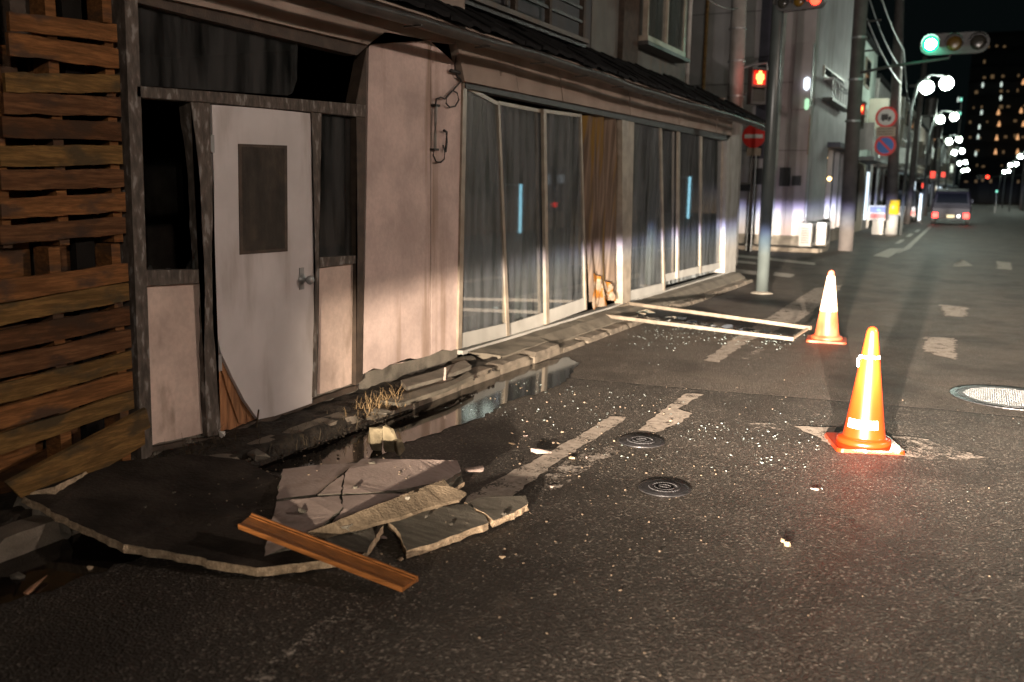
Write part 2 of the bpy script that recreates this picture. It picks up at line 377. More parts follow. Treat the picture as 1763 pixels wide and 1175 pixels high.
def marking(pts, m=paint, amp=.012, z=.004, seed=1):
    bm = bmesh.new(); pp = rough([(p[0], p[1], z) for p in pts], .05, amp, seed)
    f = bm.faces.new([bm.verts.new(p) for p in pp]); bmesh.ops.triangulate(bm, faces=[f])
    return tag(shape('road_marking', bm, m), kind='structure')
marking([(-2.032,3.610,0.000), (-2.061,3.746,0.000), (-2.045,4.287,0.000), (-2.021,4.990,0.000), (-2.033,5.509,0.000), (-1.937,5.548,0.000), (-1.920,5.352,0.000), (-1.919,4.746,0.000), (-1.895,4.024,0.000), (-1.858,3.745,0.000)], seed=2)
marking([(-1.835,3.854,0.000), (-1.883,4.454,0.000), (-1.789,4.863,0.000), (-1.713,4.811,0.000), (-1.742,4.241,0.000), (-1.741,3.908,0.000)], paint_worn, .02, seed=3)
marking([(-1.761,5.266,0.000), (-1.786,5.709,0.000), (-1.795,6.449,0.000), (-1.678,6.475,0.000), (-1.715,5.938,0.000), (-1.590,5.862,0.000), (-1.587,5.564,0.000), (-1.651,5.268,0.000)], seed=4)
marking([(-1.221,5.797,0.000), (-1.021,5.881,0.000), (-0.971,5.746,0.000), (-1.144,5.692,0.000)], paint_worn, seed=5)
marking([(-0.942,5.860,0.000), (-0.699,5.970,0.000), (-0.676,5.509,0.000), (-0.778,5.686,0.000)], seed=6)
marking([(-0.375,5.937,0.000), (-0.166,5.952,0.000), (-0.036,5.825,0.000), (0.145,5.699,0.000), (-0.143,5.482,0.000), (-0.355,5.503,0.000)], paint_worn, .03, seed=7)
marking([(-2.047,7.820,0.000), (-2.117,9.183,0.000), (-2.131,11.213,0.000), (-2.204,14.766,0.000), (-1.906,15.612,0.000), (-1.804,14.191,0.000), (-1.764,10.875,0.000), (-1.935,9.090,0.000), (-1.901,7.784,0.000)], amp=.02, seed=8)
marking([(-1.782,8.083,0.000), (-1.764,8.764,0.000), (-1.691,8.773,0.000), (-1.716,8.059,0.000)], paint_worn, seed=9)
marking([(-0.421,10.360,0.000), (-0.147,10.448,0.000), (-0.096,9.036,0.000), (-0.380,9.379,0.000)], amp=.03, seed=10)
marking([(-0.412,13.595,0.000), (-0.067,13.465,0.000), (-0.077,12.405,0.000), (-0.291,12.323,0.000)], amp=.03, seed=11)
marking([(-0.456,21.905,0.000), (-0.310,23.654,0.000), (-0.098,21.633,0.000), (-0.433,21.013,0.000)], amp=.03, seed=12)
marking([(0.375,23.571,0.000), (0.644,23.175,0.000), (0.633,20.837,0.000), (0.350,21.111,0.000)], amp=.03, seed=13)
marking([(-2.223,23.439,0.000), (-2.155,27.044,0.000), (-1.814,27.347,0.000), (-1.845,23.056,0.000)], paint_far, .02, seed=14)
marking([(-1.835,27.645,0.000), (-2.138,46.514,0.000), (-2.024,46.646,0.000), (-1.671,27.163,0.000), (-1.793,24.798,0.000)], paint_far, .02, seed=15)
marking([(-2.249,29.693,0.000), (-2.299,32.508,0.000), (-2.169,32.633,0.000), (-2.115,29.817,0.000)], paint_far, .01, seed=16)
marking([(-2.308,34.887,0.000), (-2.356,37.588,0.000), (-2.226,37.723,0.000), (-2.169,35.026,0.000)], paint_far, .01, seed=17)
marking([(-2.315,39.491,0.000), (-2.371,42.204,0.000), (-2.245,42.341,0.000), (-2.197,39.616,0.000)], paint_far, .01, seed=18)
marking([(-5.581,21.818,0.000), (-4.514,21.288,0.000), (-3.032,20.222,0.000), (-2.951,19.552,0.000), (-4.354,20.546,0.000), (-5.375,21.025,0.000)], paint_far, .03, seed=19)
marking([(-5.138,20.111,0.000), (-4.113,19.541,0.000), (-3.978,18.914,0.000), (-4.963,19.435,0.000)], paint_far, .03, seed=20)
marking([(-4.536,17.787,0.000), (-3.584,17.278,0.000), (-3.446,16.535,0.000), (-4.299,16.875,0.000)], paint_far, .03, seed=21)
marking([(-3.304,17.346,0.000), (-2.915,17.075,0.000), (-2.834,16.341,0.000), (-3.187,16.597,0.000)], paint_far, .03, seed=22)
marking([(-3.445,18.814,0.000), (-3.245,18.635,0.000), (-3.163,18.057,0.000), (-3.346,18.231,0.000)], paint_worn, .03, seed=23)
marking([(-1.816,1.869,0.000), (-1.837,2.067,0.000), (-1.865,2.269,0.000), (-1.838,2.454,0.000), (-1.811,2.438,0.000), (-1.807,2.241,0.000), (-1.771,2.043,0.000), (-1.757,1.900,0.000)], paint_worn, .02, seed=24)
marking([(-3.211,21.066,0.000), (-3.071,21.602,0.000), (-2.946,21.077,0.000), (-3.058,20.392,0.000)], paint_worn, .02, seed=25)

# water lying along the kerb
def water_material():
    m = bpy.data.materials.new('dark_rain_water'); m.use_nodes = True; nt = m.node_tree; b = nt.nodes['Principled BSDF']
    b.inputs['Base Color'].default_value = (.011, .009, .008, 1); b.inputs['Roughness'].default_value = .07
    b.inputs['Specular IOR Level'].default_value = .27; b.inputs['IOR'].default_value = 1.45
    return m
water_m = water_material()
def puddle(pts, seed):
    bm = bmesh.new(); pp = rough([(p[0], p[1], .005) for p in pts], .05, .022, seed)
    f = bm.faces.new([bm.verts.new(p) for p in pp]); bmesh.ops.triangulate(bm, faces=[f])
    return tag(shape('puddle', bm, water_m), kind='structure')
puddle([(-2.896,7.105,0.000), (-2.823,6.771,0.000), (-2.710,6.367,0.000), (-2.710,5.898,0.000), (-2.801,5.547,0.000), (-2.738,5.200,0.000), (-2.753,4.845,0.000), (-2.795,4.508,0.000), (-2.818,4.266,0.000), (-2.814,3.979,0.000), (-2.888,3.675,0.000), (-3.218,3.486,0.000), (-3.448,3.740,0.000), (-3.304,4.211,0.000), (-3.293,5.056,0.000), (-3.289,6.484,0.000), (-3.119,7.313,0.000)], 31)
puddle([(-2.925,1.537,0.000), (-2.901,1.906,0.000), (-2.846,2.114,0.000), (-2.812,2.452,0.000), (-2.854,2.735,0.000), (-3.223,2.991,0.000), (-3.340,2.211,0.000), (-3.351,1.780,0.000)], 32)

# kerb blocks
kerb = tag(bpy.data.objects.new('kerb', None), kind='structure'); C.objects.link(kerb)
kbm = []
for v in range(3):
    r = random.Random(v); bm = bmesh.new()
    n = 9; pr = []
    for i in range(n+1):
        y = -.29+.58*i/n; j = lambda a: r.uniform(-a, a)
        ch = .025 if i in (0, n) else 0
        pr.append([bm.verts.new(p) for p in ((-.07, y, -.05), (.075, y, -.05), (.075+j(.003)-ch*.3, y, .055+j(.004)), (.055+j(.006)-ch, y, .088+j(.005)-ch), (-.07, y, .092+j(.003)-ch*.5))])
    for a, b_ in zip(pr, pr[1:]):
        for k in range(5): bm.faces.new((a[k], a[(k+1) % 5], b_[(k+1) % 5], b_[k]))
    bm.faces.new(pr[0][::-1]); bm.faces.new(pr[-1]); bmesh.ops.recalc_face_normals(bm, faces=bm.faces)
    me = bpy.data.meshes.new('kerb_block'); bm.to_mesh(me); bm.free(); me.materials.append(kerb_m); kbm.append(me)
y = .6; i = 0
while y < 15.2:
    o = link('kerb_block', kbm[i % 3], None, kerb)
    rr = random.Random(i*3+1)
    low = .045 if y > 7.6 else 0
    tilt = 1 if y < 7 else .25
    o.location = (-3.305+rr.uniform(-.012, .012)*tilt, y, rr.uniform(-.012, .006)-low)
    o.rotation_euler = (rr.uniform(-.03, .03)*tilt, rr.uniform(-.05, .05)*tilt, rr.uniform(-.025, .025)*tilt)
    y += .60; i += 1
# mortar apron in front of the windows, broken off at its near end
bm = bmesh.new()
rr = random.Random(5); rows = []
for k in range(60):
    y = 6.42+k*.15
    row = []
    for j, (x, z) in enumerate(((-3.66, .150), (-3.56, .147), (-3.47, .128), (-3.375, .098 if y < 7.6 else .062), (-3.375, 0))):
        row.append(bm.verts.new((x, y+(0 if k else (.0, -.05, .06, .17, .17)[j]), z+(rr.uniform(-.004, .004) if z else 0))))
    rows.append(row)
for a, b_ in zip(rows, rows[1:]):
    for k in range(4): bm.faces.new((a[k], a[k+1], b_[k+1], b_[k]))
bm.faces.new(rows[0])
tag(shape('footpath', bm, walk_m), kind='structure')
# dirt between kerb and wall
bm = bmesh.new(); gx, gy = 16, 150; vs = []
for j in range(gy):
    y = -1+j*(7.6/gy); row = []
    for i2 in range(gx):
        x = -3.80+i2*(.60/(gx-1)); 
        spill = max(0, 1-abs(y-4.0)/1.0)
        edge = min(1, max(0, (-3.24+.055*spill-x)/.07))
        z = .015+.075*edge*(1 if spill > 0 or x < -3.37 else .2)
        z += noise.noise((x*9, y*9, 0))*.028*edge+noise.noise((x*30, y*30, 3))*.016*edge
        if x > -3.38 and spill <= 0: z = -.02
        row.append(bm.verts.new((x+.05*spill*edge, y, z)))
    vs.append(row)
for a, b_ in zip(vs, vs[1:]):
    for k in range(gx-1): bm.faces.new((a[k], a[k+1], b_[k+1], b_[k]))
tag(shape('gutter_dirt', bm, dirt_m, smooth_=True), 'black wet dirt and leaf litter packed between the kerb and the wall', 'dirt', kind='stuff')

# ================================================================ DERELICT SHOP BUILDING
shop = thing('derelict_shop_building', (-3.6, 3.2, 0), 'run-down two-storey shop with pink plaster, crooked white door and curtained sliding windows', 'building')
def P(name, bm, m, parent=None, **k): return rel(shape(name, bm, m, parent or shop, **k))
XF = -3.6
P('corner_post', yz([(3.115, .06), (3.185, .06), (3.225, 2.42), (3.150, 2.42)], -3.66, -3.565), old_paint, bevel=.004)
P('wall_panel', yz(rough([(3.204,0.950), (3.604,0.934), (3.606,0.126), (3.156,0.154)], .06, .004, 2), -3.66, -3.612), plaster_low)
P('window_rail', yz([(3.166,1.027), (3.592,1.002), (3.592,0.933), (3.169,0.951)], -3.65, -3.58), old_paint, bevel=.004)
P('door_jamb', yz(rough([(3.536,1.853), (3.669,1.851), (3.664,1.402), (3.633,0.767), (3.661,0.104), (3.567,0.113), (3.563,0.529), (3.586,0.985), (3.579,1.489)], .08, .006, 4), -3.66, -3.578), old_paint)
P('door_jamb', yz(rough([(4.477,1.877), (4.574,1.878), (4.529,1.022), (4.507,0.596), (4.489,0.155), (4.444,0.156), (4.474,0.600), (4.491,1.024)], .08, .004, 5), -3.66, -3.578), old_paint)
P('window_post', yz([(4.918,1.961), (5.041,2.315), (4.999,1.221), (4.957,0.170), (4.886,0.148), (4.920,1.037)], -3.66, -3.575), brown_wood, bevel=.003)
P('transom_rail', yz([(3.192,1.886), (3.833,1.912), (5.009,1.951), (5.008,1.872), (4.502,1.865), (3.672,1.848), (3.189,1.833)], -3.66, -3.565), old_paint, bevel=.004)
P('head_rail', yz([(3.218,2.313), (3.851,2.321), (5.046,2.323), (4.922,2.243), (3.848,2.251), (3.215,2.262)], -3.66, -3.57), brown_wood)
gl = P('transom_pane', yz([(3.258,2.277), (3.891,2.266), (4.427,2.272), (4.378,2.178), (4.396,2.126), (4.379,2.072), (4.409,2.046), (4.366,1.967), (4.325,1.947), (3.876,1.926), (3.235,1.894)], -3.624, -3.620), grey_glass)
P('side_pane', yz([(4.608,1.874), (4.970,1.873), (4.955,0.966), (4.573,0.975)], -3.624, -3.620), grey_glass)
P('window_rail', yz([(4.524,1.008), (4.927,0.999), (4.926,0.950), (4.523,0.948)], -3.65, -3.58), old_paint)
P('wall_panel', yz(rough([(4.548,0.941), (4.934,0.949), (4.920,0.155), (4.527,0.152)], .06, .003, 8), -3.66, -3.612), plaster_low)
# splinters of glass left in the broken left window
bm = bmesh.new()
for q in ([(3.248,1.008), (3.305,1.004), (3.272,1.049)], [(3.486,0.996), (3.573,0.996), (3.579,1.104), (3.544,1.061)], [(3.305,1.004), (3.424,1.001), (3.388,1.024)]):
    prism(bm, [(-3.622, p[0], p[1]) for p in q], (.004, 0, 0))
P('glass_remnant', bm, grey_glass)
# plaster pier in two sheets, broken at the foot
foot1 = [(5.828,0.203), (5.643,0.206), (5.528,0.228), (5.453,0.206), (5.293,0.220), (5.201,0.202), (5.099,0.228), (4.979,0.208)]
P('plaster_pier', yz([*[(5.074,2.321), (5.270,2.432), (5.817,2.454)], *foot1], -3.66, -3.585), plaster)
P('plaster_pier', yz([(5.832,2.452), (6.075,2.376), (6.334,2.289), (6.327,1.189), (6.270,0.200), (6.144,0.191), (6.012,0.220), (5.844,0.205)], -3.66, -3.588), plaster)
P('corner_trim', yz([(6.264,2.281), (6.317,2.287), (6.272,0.192), (6.217,0.191)], -3.60, -3.570), alu)
P('fascia_board', yz([(2.947,2.531), (3.186,2.299), (3.808,2.312), (5.002,2.318), (5.189,2.423), (5.735,2.447), (6.225,2.483), (6.218,2.884), (3.829,2.773)], -3.60, -3.54), fascia_m)
fq = [(6.079,2.511), (14.495,2.529), (14.478,2.285), (6.212,2.223)]
n = 9
for i in range(n):
    a, b_ = i/n, (i+1)/n-.0015
    def lp(u, v):
        t = (fq[0][0]+(fq[1][0]-fq[0][0])*u, fq[0][1]+(fq[1][1]-fq[0][1])*u); q = (fq[3][0]+(fq[2][0]-fq[3][0])*u, fq[3][1]+(fq[2][1]-fq[3][1])*u)
        return (t[0]+(q[0]-t[0])*v, t[1]+(q[1]-t[1])*v)
    P('fascia_board', yz([lp(a, 0), lp(b_, 0), lp(b_, 1), lp(a, 1)], -3.60, -3.53-.004*(i % 2)), fascia_m)
P('window_head', yz([(6.282,2.240), (14.638,2.312), (14.298,2.198), (6.283,2.181)], -3.66, -3.56), iron)
# door
door = P('door', yz([(3.688,1.841), (4.075,1.855), (4.489,1.858), (4.493,1.405), (4.505,0.860), (4.472,0.456), (4.445,0.118), (4.261,0.112), (4.106,0.110), (3.964,0.120), (3.862,0.249), (3.769,0.404), (3.689,0.555), (3.658,0.701), (3.658,0.979), (3.683,1.402)], -3.61, -3.585), door_m)
def P2(name, bm, m, parent, **k): return rel(shape(name, bm, m, parent, **k))
P2('core_board', yz([(3.679,0.696), (3.714,0.549), (3.795,0.397), (3.888,0.241), (3.992,0.111), (3.892,0.099), (3.702,0.096), (3.692,0.441)], -3.64, -3.618), door_core, door)
P2('peeled_edge', yz([(3.695,0.600), (3.725,0.506), (3.814,0.338), (3.891,0.106), (3.832,0.126), (3.752,0.334), (3.684,0.554)], -3.622, -3.606), door_core, door)
P2('vision_frame', yz([(3.868,1.654), (4.261,1.663), (4.246,1.061), (3.855,1.063)], -3.589, -3.581), brown_wood, door)
P2('vision_pane', yz([(3.891,1.639), (4.233,1.645), (4.219,1.080), (3.881,1.081)], -3.584, -3.579), glass_mat('door_glass', .3, dcol=(.06, .06, .055), refl=.7), door)
kn = [(4.367,0.888)][0]
Mk = Matrix.Translation((-3.585, kn[0], kn[1])) @ Matrix.Rotation(R(90), 4, 'Y')
P2('knob', lathe([(.012, 0), (.03, .003), (.03, .008), (.012, .012), (.012, .045), (.024, .052), (.028, .068), (.022, .08), (.008, .084)], 16, Mk), zinc, door, smooth_=True)
P2('lock_plate', yz([(kn[0]-.02, kn[1]-.06), (kn[0]+.02, kn[1]-.06), (kn[0]+.02, kn[1]+.07), (kn[0]-.02, kn[1]+.07)], -3.586, -3.580), zinc, door)
for z_ in (.45, 1.60): P2('hinge', box(-3.586, -3.578, 3.665, 3.69, z_, z_+.09), zinc, door)
# sliding sashes
def quad_lerp(q, u, v):
    t = [q[0][k]+(q[1][k]-q[0][k])*u for k in (0, 1)]; b2 = [q[3][k]+(q[2][k]-q[3][k])*u for k in (0, 1)]
    return (t[0]+(b2[0]-t[0])*v, t[1]+(b2[1]-t[1])*v)
def sash(q, x, wl=.035, wr=.035, kick=.055, glass=dirty_glass):
    Wd = abs(q[1][0]-q[0][0]); u0, u1 = wl/Wd, 1-wr/Wd
    H = q[0][1]-q[3][1]; v0, v1 = .03/H, 1-kick/H
    s = P('window_sash', yz([quad_lerp(q, 0, 0), quad_lerp(q, u0, 0), quad_lerp(q, u0, 1), quad_lerp(q, 0, 1)], x-.03, x), alu, bevel=.003)
    P2('stile', yz([quad_lerp(q, u1, 0), quad_lerp(q, 1, 0), quad_lerp(q, 1, 1), quad_lerp(q, u1, 1)], x-.03, x), alu, s, bevel=.003)
    P2('top_rail', yz([quad_lerp(q, u0, 0), quad_lerp(q, u1, 0), quad_lerp(q, u1, v0), quad_lerp(q, u0, v0)], x-.028, x-.003), alu, s)
    P2('kick_panel', yz([quad_lerp(q, u0, v1), quad_lerp(q, u1, v1), quad_lerp(q, u1, 1), quad_lerp(q, u0, 1)], x-.026, x-.004), alu_panel, s)
    P2('pane', yz([quad_lerp(q, u0, v0), quad_lerp(q, u1, v0), quad_lerp(q, u1, v1), quad_lerp(q, u0, v1)], x-.018, x-.013), glass, s)
    return s
S = [([(6.327,2.212), (6.893,2.127), (7.144,0.176), (6.271,0.187)], -3.585, .02, .035, .12), ([(6.930,2.145), (7.840,2.143), (8.028,0.172), (7.125,0.150)], -3.615, .012, .03, .12),
     ([(7.737,2.144), (8.629,2.166), (8.921,0.212), (7.909,0.178)], -3.585, .06, .035, .13),
     ([(10.133,2.248), (11.170,2.254), (11.616,0.146), (10.211,0.166)], -3.585, .03, .05, .12), ([(11.216,2.271), (12.052,2.262), (12.347,0.268), (11.644,0.270)], -3.615, .02, .05, .10),
     ([(11.875,2.258), (13.015,2.260), (13.327,0.269), (12.137,0.278)], -3.585, .07, .07, .10), ([(13.062,2.271), (14.376,2.272), (14.639,0.235), (13.376,0.255)], -3.615, .03, .10, .10)]
for q, x, wl, wr, kk in S: sash(q, x, wl, wr, kk)
P('window_post', yz([(9.715,2.211), (10.108,2.220), (10.203,0.168), (9.949,0.167)], -3.66, -3.565), alu, bevel=.004)
P('end_pier', yz([(14.291,2.293), (15.141,2.341), (15.348,0.139), (14.609,0.174)], -3.90, -3.56), conc_pole, bevel=.01)
P('window_sill', box(-3.66, -3.575, 6.3, 15.1, .135, .168), alu_panel)
# hanging cloths
def cloth(name, q, x, m, waves, amp, label, group=None, nx=60, nz_=14, seed=0, cat='curtain'):
    bm = bmesh.new(); g2 = []; ph = seed*1.7
    for j in range(nz_+1):
        row = []
        for i2 in range(nx+1):
            u, v = i2/nx, j/nz_; p = quad_lerp(q, u, v)
            xx = x+math.sin(u*waves*6.283+ph+.8*math.sin(v*2+ph))*amp*(.45 if cat == 'curtain' and 'grey' in label else 1)+noise.noise((u*9+seed, v*2, seed))*amp*1.3
            row.append(bm.verts.new((xx, p[0]+noise.noise((u*5, v*2, seed+9))*.012, p[1])))
        g2.append(row)
    for a, b2 in zip(g2, g2[1:]):
        for k in range(nx): bm.faces.new((a[k], a[k+1], b2[k+1], b2[k]))
    o = shape(name, bm, m, smooth_=True); tag(o, label, cat, group)
    c = Vector((x, q[0][0], 0))
    return o
G1 = 'grey curtains behind the sliding windows'
cloth('curtain', [(6.30, 2.16), (6.98, 2.16), (7.02, .19), (6.38, .19)], -3.70, curtain_m, 4, .018, 'grey curtain in the first window beside the plaster pier, nearest the camera', G1, seed=1)
cloth('curtain', [(6.99, 2.16), (7.83, 2.16), (7.88, .19), (7.03, .19)], -3.72, curtain_m, 6, .016, 'grey curtain in the second window from the plaster pier', G1, seed=2)
cloth('curtain', [(7.84, 2.16), (8.70, 2.16), (8.72, .19), (7.90, .19)], -3.70, curtain_m, 5, .02, 'grey curtain in the third window, left of the rust-stained cloth', G1, seed=3)
cloth('curtain', [(10.02, 2.22), (11.15, 2.22), (11.20, .19), (10.02, .19)], -3.70, curtain_m, 6, .02, 'grey curtain behind the window just right of the rust-stained cloth', G1, seed=4)
cloth('curtain', [(11.17, 2.22), (12.20, 2.22), (12.22, .19), (11.22, .19)], -3.72, curtain_m, 6, .02, 'grey curtain in the narrow window second right of the stained cloth', G1, seed=5)
cloth('curtain', [(12.22, 2.24), (14.60, 2.24), (14.60, .19), (12.24, .19)], -3.70, curtain_m, 12, .02, 'long grey curtain in the farthest windows beside the end pier', G1, seed=6)
cloth('stained_cloth', [(8.711,2.162), (9.833,2.214), (10.100,0.222), (9.047,0.275)], -3.62, stain_cloth, 3.2, .03, 'brown rust-stained cloth hanging in the gap of the missing window', seed=7, nx=50)
cloth('rag', [(8.997,0.585), (9.232,0.518), (9.396,0.202), (8.995,0.207)], -3.57, pale_cloth, 1.2, .025, 'white and orange rag at the left foot of the stained cloth', 'rags at the foot of the stained cloth', nx=20, nz_=8, seed=8, cat='rag')
cloth('rag', [(9.372,0.470), (9.551,0.430), (9.715,0.221), (9.426,0.263)], -3.57, pale_cloth, 1.2, .025, 'small orange and white rag right of the other rag below the stained cloth', 'rags at the foot of the stained cloth', nx=20, nz_=8, seed=9, cat='rag')
# dark interior shell, side and party walls
def quadbm(ps):
    bm = bmesh.new(); bm.faces.new([bm.verts.new(p) for p in ps]); return bm
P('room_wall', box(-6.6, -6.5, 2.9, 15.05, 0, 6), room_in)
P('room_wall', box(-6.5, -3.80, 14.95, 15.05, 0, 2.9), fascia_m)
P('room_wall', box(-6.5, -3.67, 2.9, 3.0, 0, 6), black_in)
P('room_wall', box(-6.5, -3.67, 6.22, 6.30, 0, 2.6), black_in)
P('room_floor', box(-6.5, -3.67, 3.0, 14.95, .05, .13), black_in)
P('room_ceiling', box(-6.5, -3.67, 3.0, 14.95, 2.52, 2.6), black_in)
# foundation pieces under the broken pier
P('foundation', box(-3.70, -3.625, 3.2, 6.3, .0, .20), conc)
P('sill_board', yz(rough([(3.154,0.150), (3.685,0.096), (4.508,0.135), (4.913,0.141), (4.912,0.110), (4.507,0.105), (3.683,0.067), (3.153,0.126)], .1, .005, 3), -3.64, -3.59), brown_wood)
# lean-to roof with gutter
roof = P('lean_to_roof', (lambda bm: (prism(bm, [(-3.27, 2.2, 2.50), (-4.22, 2.2, 2.98), (-4.22, 2.2, 3.02), (-3.27, 2.2, 2.54)], (0, 13.35, 0)), bm)[1])(bmesh.new()), iron)
tile = bmesh.new(); tp = []
for i in range(9):
    u = i/8; tp.append((u*.285, .007*math.sin(u*6.283)+.012))
for k in range(2):
    pass
ra = [[tile.verts.new((xx, p[0], p[1]+zz)) for p in tp] for xx, zz in ((0, 0), (-.30, .16), (-.30, .13), (0, -.03))]
for a, b_ in zip(ra, ra[1:]+ra[:1]):
    for i in range(8): tile.faces.new((a[i], a[i+1], b_[i+1], b_[i]))
tile.faces.new([r_[0] for r_ in ra]); tile.faces.new([r_[-1] for r_ in ra][::-1])
bmesh.ops.recalc_face_normals(tile, faces=tile.faces)
tme = bpy.data.meshes.new('roof_tile'); tile.to_mesh(tme); tile.free(); tme.materials.append(tile_m)
rt_ = random.Random(3)
for row in range(3):
    for i in range(46):
        o = link('roof_tile', tme, None, roof)
        o.location = (-3.20-row*.29+rt_.uniform(-.015, .015), 2.25+i*.288+rt_.uniform(-.01, .01), 2.535+row*.150+rt_.uniform(-.01, .012))
        o.rotation_euler = (rt_.uniform(-.03, .03), rt_.uniform(-.04, .04), rt_.uniform(-.03, .03)); rel_off = Vector((-3.6, 3.2, 0))
        o.location = Vector(o.location)
bm = bmesh.new(); g0 = []
for k in range(0, 34):
    y = 2.3+k*.405; z = 2.470+.012*math.sin(y*1.1)+.006*math.sin(y*4)
    g0.append([bm.verts.new((-3.21+.055*math.cos(a), y, z+.055*math.sin(a))) for a in [math.pi+math.pi*t/6 for t in range(7)]]+
              [bm.verts.new((-3.21+.050*math.cos(a), y, z+.050*math.sin(a))) for a in [2*math.pi-math.pi*t/6 for t in range(7)]])
for a, b_ in zip(g0, g0[1:]):
    for k in range(14): bm.faces.new((a[k], a[(k+1) % 14], b_[(k+1) % 14], b_[k]))
bm.faces.new(g0[-1])
P('gutter', bm, iron, smooth_=True)
for k in range(14):
    y = 3.2+k*.9
    P('gutter_strap', box(-3.275, -3.150, y, y+.02, 2.408, 2.415), iron)
P('soffit', box(-3.54, -3.24, 2.3, 15.5, 2.502, 2.515), fascia_m)
# upper storey
siding = mat('blue_grey_siding', (.045, .047, .055), .7, var=.2, vs=4, stain=(.07, .06, .055), stain_s=(3, 3, .6), stain_lo=.5, stain_hi=.75)
pale_sid = mat('pale_weathered_board', (.11, .11, .10), .7, var=.2, vs=4, stain=(.12, .10, .08), stain_s=(5, 5, .7), stain_lo=.5, stain_hi=.7)
P('upper_wall', box(-4.45, -4.20, 2.2, 10.30, 2.98, 6.2), siding)
P('upper_wall', box(-4.45, -4.19, 10.303, 11.16, 2.98, 6.2), pale_sid)
P('corner_post', box(-4.45, -4.12, 11.163, 11.72, 2.95, 6.2), brown_wood)
P('upper_wall', box(-4.45, -4.20, 11.723, 14.20, 2.95, 6.2), pale_sid)
P('end_wall', box(-9, -4.46, 14.10, 14.20, 2.6, 6.2), siding)
for k in range(7):
    P('siding_strip', box(-4.20, -4.185, 3.4+k*.95, 3.43+k*.95, 3.0, 6.2), pale_sid)
uw = P('upper_window', box(-4.20, -4.02, 11.80, 13.48, 3.32, 3.40), alu)
glr = glass_mat('upper_window_glass', .3, dcol=(.16, .19, .18), refl=1.6)
P2('pane', box(-4.07, -4.064, 11.84, 12.62, 3.40, 4.9), glr, uw)
P2('pane', box(-4.05, -4.044, 12.66, 13.40, 3.40, 4.9), glr, uw)
P2('frame', box(-4.10, -4.03, 11.80, 11.84, 3.40, 4.95), alu, uw)
P2('frame', box(-4.10, -4.03, 12.62, 12.66, 3.40, 4.95), alu, uw)
P2('frame', box(-4.10, -4.03, 13.40, 13.48, 3.40, 4.95), alu, uw)
P2('frame', box(-4.20, -4.02, 11.80, 13.48, 4.95, 5.02), alu, uw)
P2('sill', box(-4.20, -3.98, 11.7, 13.60, 3.27, 3.318), iron, uw)
P('downpipe', tb([(-4.12, 13.95, 2.9), (-4.12, 13.95, 6.2)], .035), pipe_m, smooth_=True)
# balcony with railing over the lean-to roof
bal = P('balcony', box(-4.19, -3.70, 5.0, 8.95, 2.84, 2.90), iron)
P2('ledge', box(-3.70, -3.66, 5.0, 8.95, 2.875, 2.915), pale_sid, bal)
for y in (5.1, 6.0, 6.9, 7.35, 8.05, 8.86):
    P2('railing_post', box(-3.74, -3.69, y, y+.05, 2.918, 3.9), brown_wood, bal)
for z in (3.06, 3.19, 3.32, 3.60, 3.86):
    P2('railing_bar', box(-3.73, -3.70, 5.0, 8.91, z, z+.028), iron, bal)
P2('railing_bar', box(-4.18, -3.75, 8.86, 8.90, 3.32, 3.36), brown_wood, bal)
P2('railing_bar', box(-4.18, -3.75, 8.86, 8.90, 3.80, 3.84), brown_wood, bal)
P('roof_slab', box(-9, -3.9, 2.0, 14.4, 6.2, 6.4), tile_m)

# conduit and wires on the pier
wires = thing('conduit_and_wiring', (-3.58, 6.0, 1.9), 'short grey conduit with looped black wires on the plaster pier', 'wiring')
def Wp(name, pts, r, m, x=-3.56): return rel(shape(name, tb([(x+(p[2] if len(p) > 2 else 0), p[0], p[1]) for p in pts], r, 6), m, wires, smooth_=True))
c0 = [(5.857,2.018), (5.849,1.924), (5.842,1.801), (5.843,1.708)]
Wp('conduit', c0, .013, pipe_m)
for c1 in (c0[0], c0[-1]): rel(shape('clip', box(-3.588, -3.545, c1[0]-.03, c1[0]+.03, c1[1]-.008, c1[1]+.008), black_m, wires))
Wp('wire', [(5.849,2.017), (5.856,2.062), (5.920,2.080), (5.977,2.073), (6.018,2.105), (6.085,2.144), (6.153,2.134), (6.180,2.087), (6.129,2.036), (6.044,2.021), (5.994,2.045), (6.002,2.087), (6.060,2.126), (6.135,2.174), (6.212,2.224), (6.229,2.268)], .006, black_m)
Wp('wire', [(5.835,1.715), (5.819,1.666), (5.859,1.622), (5.924,1.620), (5.974,1.646), (5.981,1.697), (5.956,1.746)], .006, black_m)
Wp('wire', [(5.963,1.849), (6.005,1.840), (6.006,1.769), (5.990,1.697)], .010, black_m)
Wp('wire', [(6.230,2.226), (6.160,2.248), (6.117,2.288), (6.124,2.347), (6.140,2.415), (6.114,2.453)], .008, black_m)
Wp('wire', [(6.057,2.281), (6.142,2.282), (6.229,2.280), (6.264,2.263)], .014, black_m)

# wall behind the pallets
wb = thing('boarded_side_wall', (-3.8, 1.5, 0), 'dark wall left of the shop, hidden behind stacked wooden pallets', 'wall')
rel(shape('wall_board', box(-3.95, -3.83, -3, 3.10, 0, 3.4), brown_wood, wb))
rel(shape('corner_board', box(-3.86, -3.80, 3.02, 3.108, 0, 3.4), old_paint, wb))

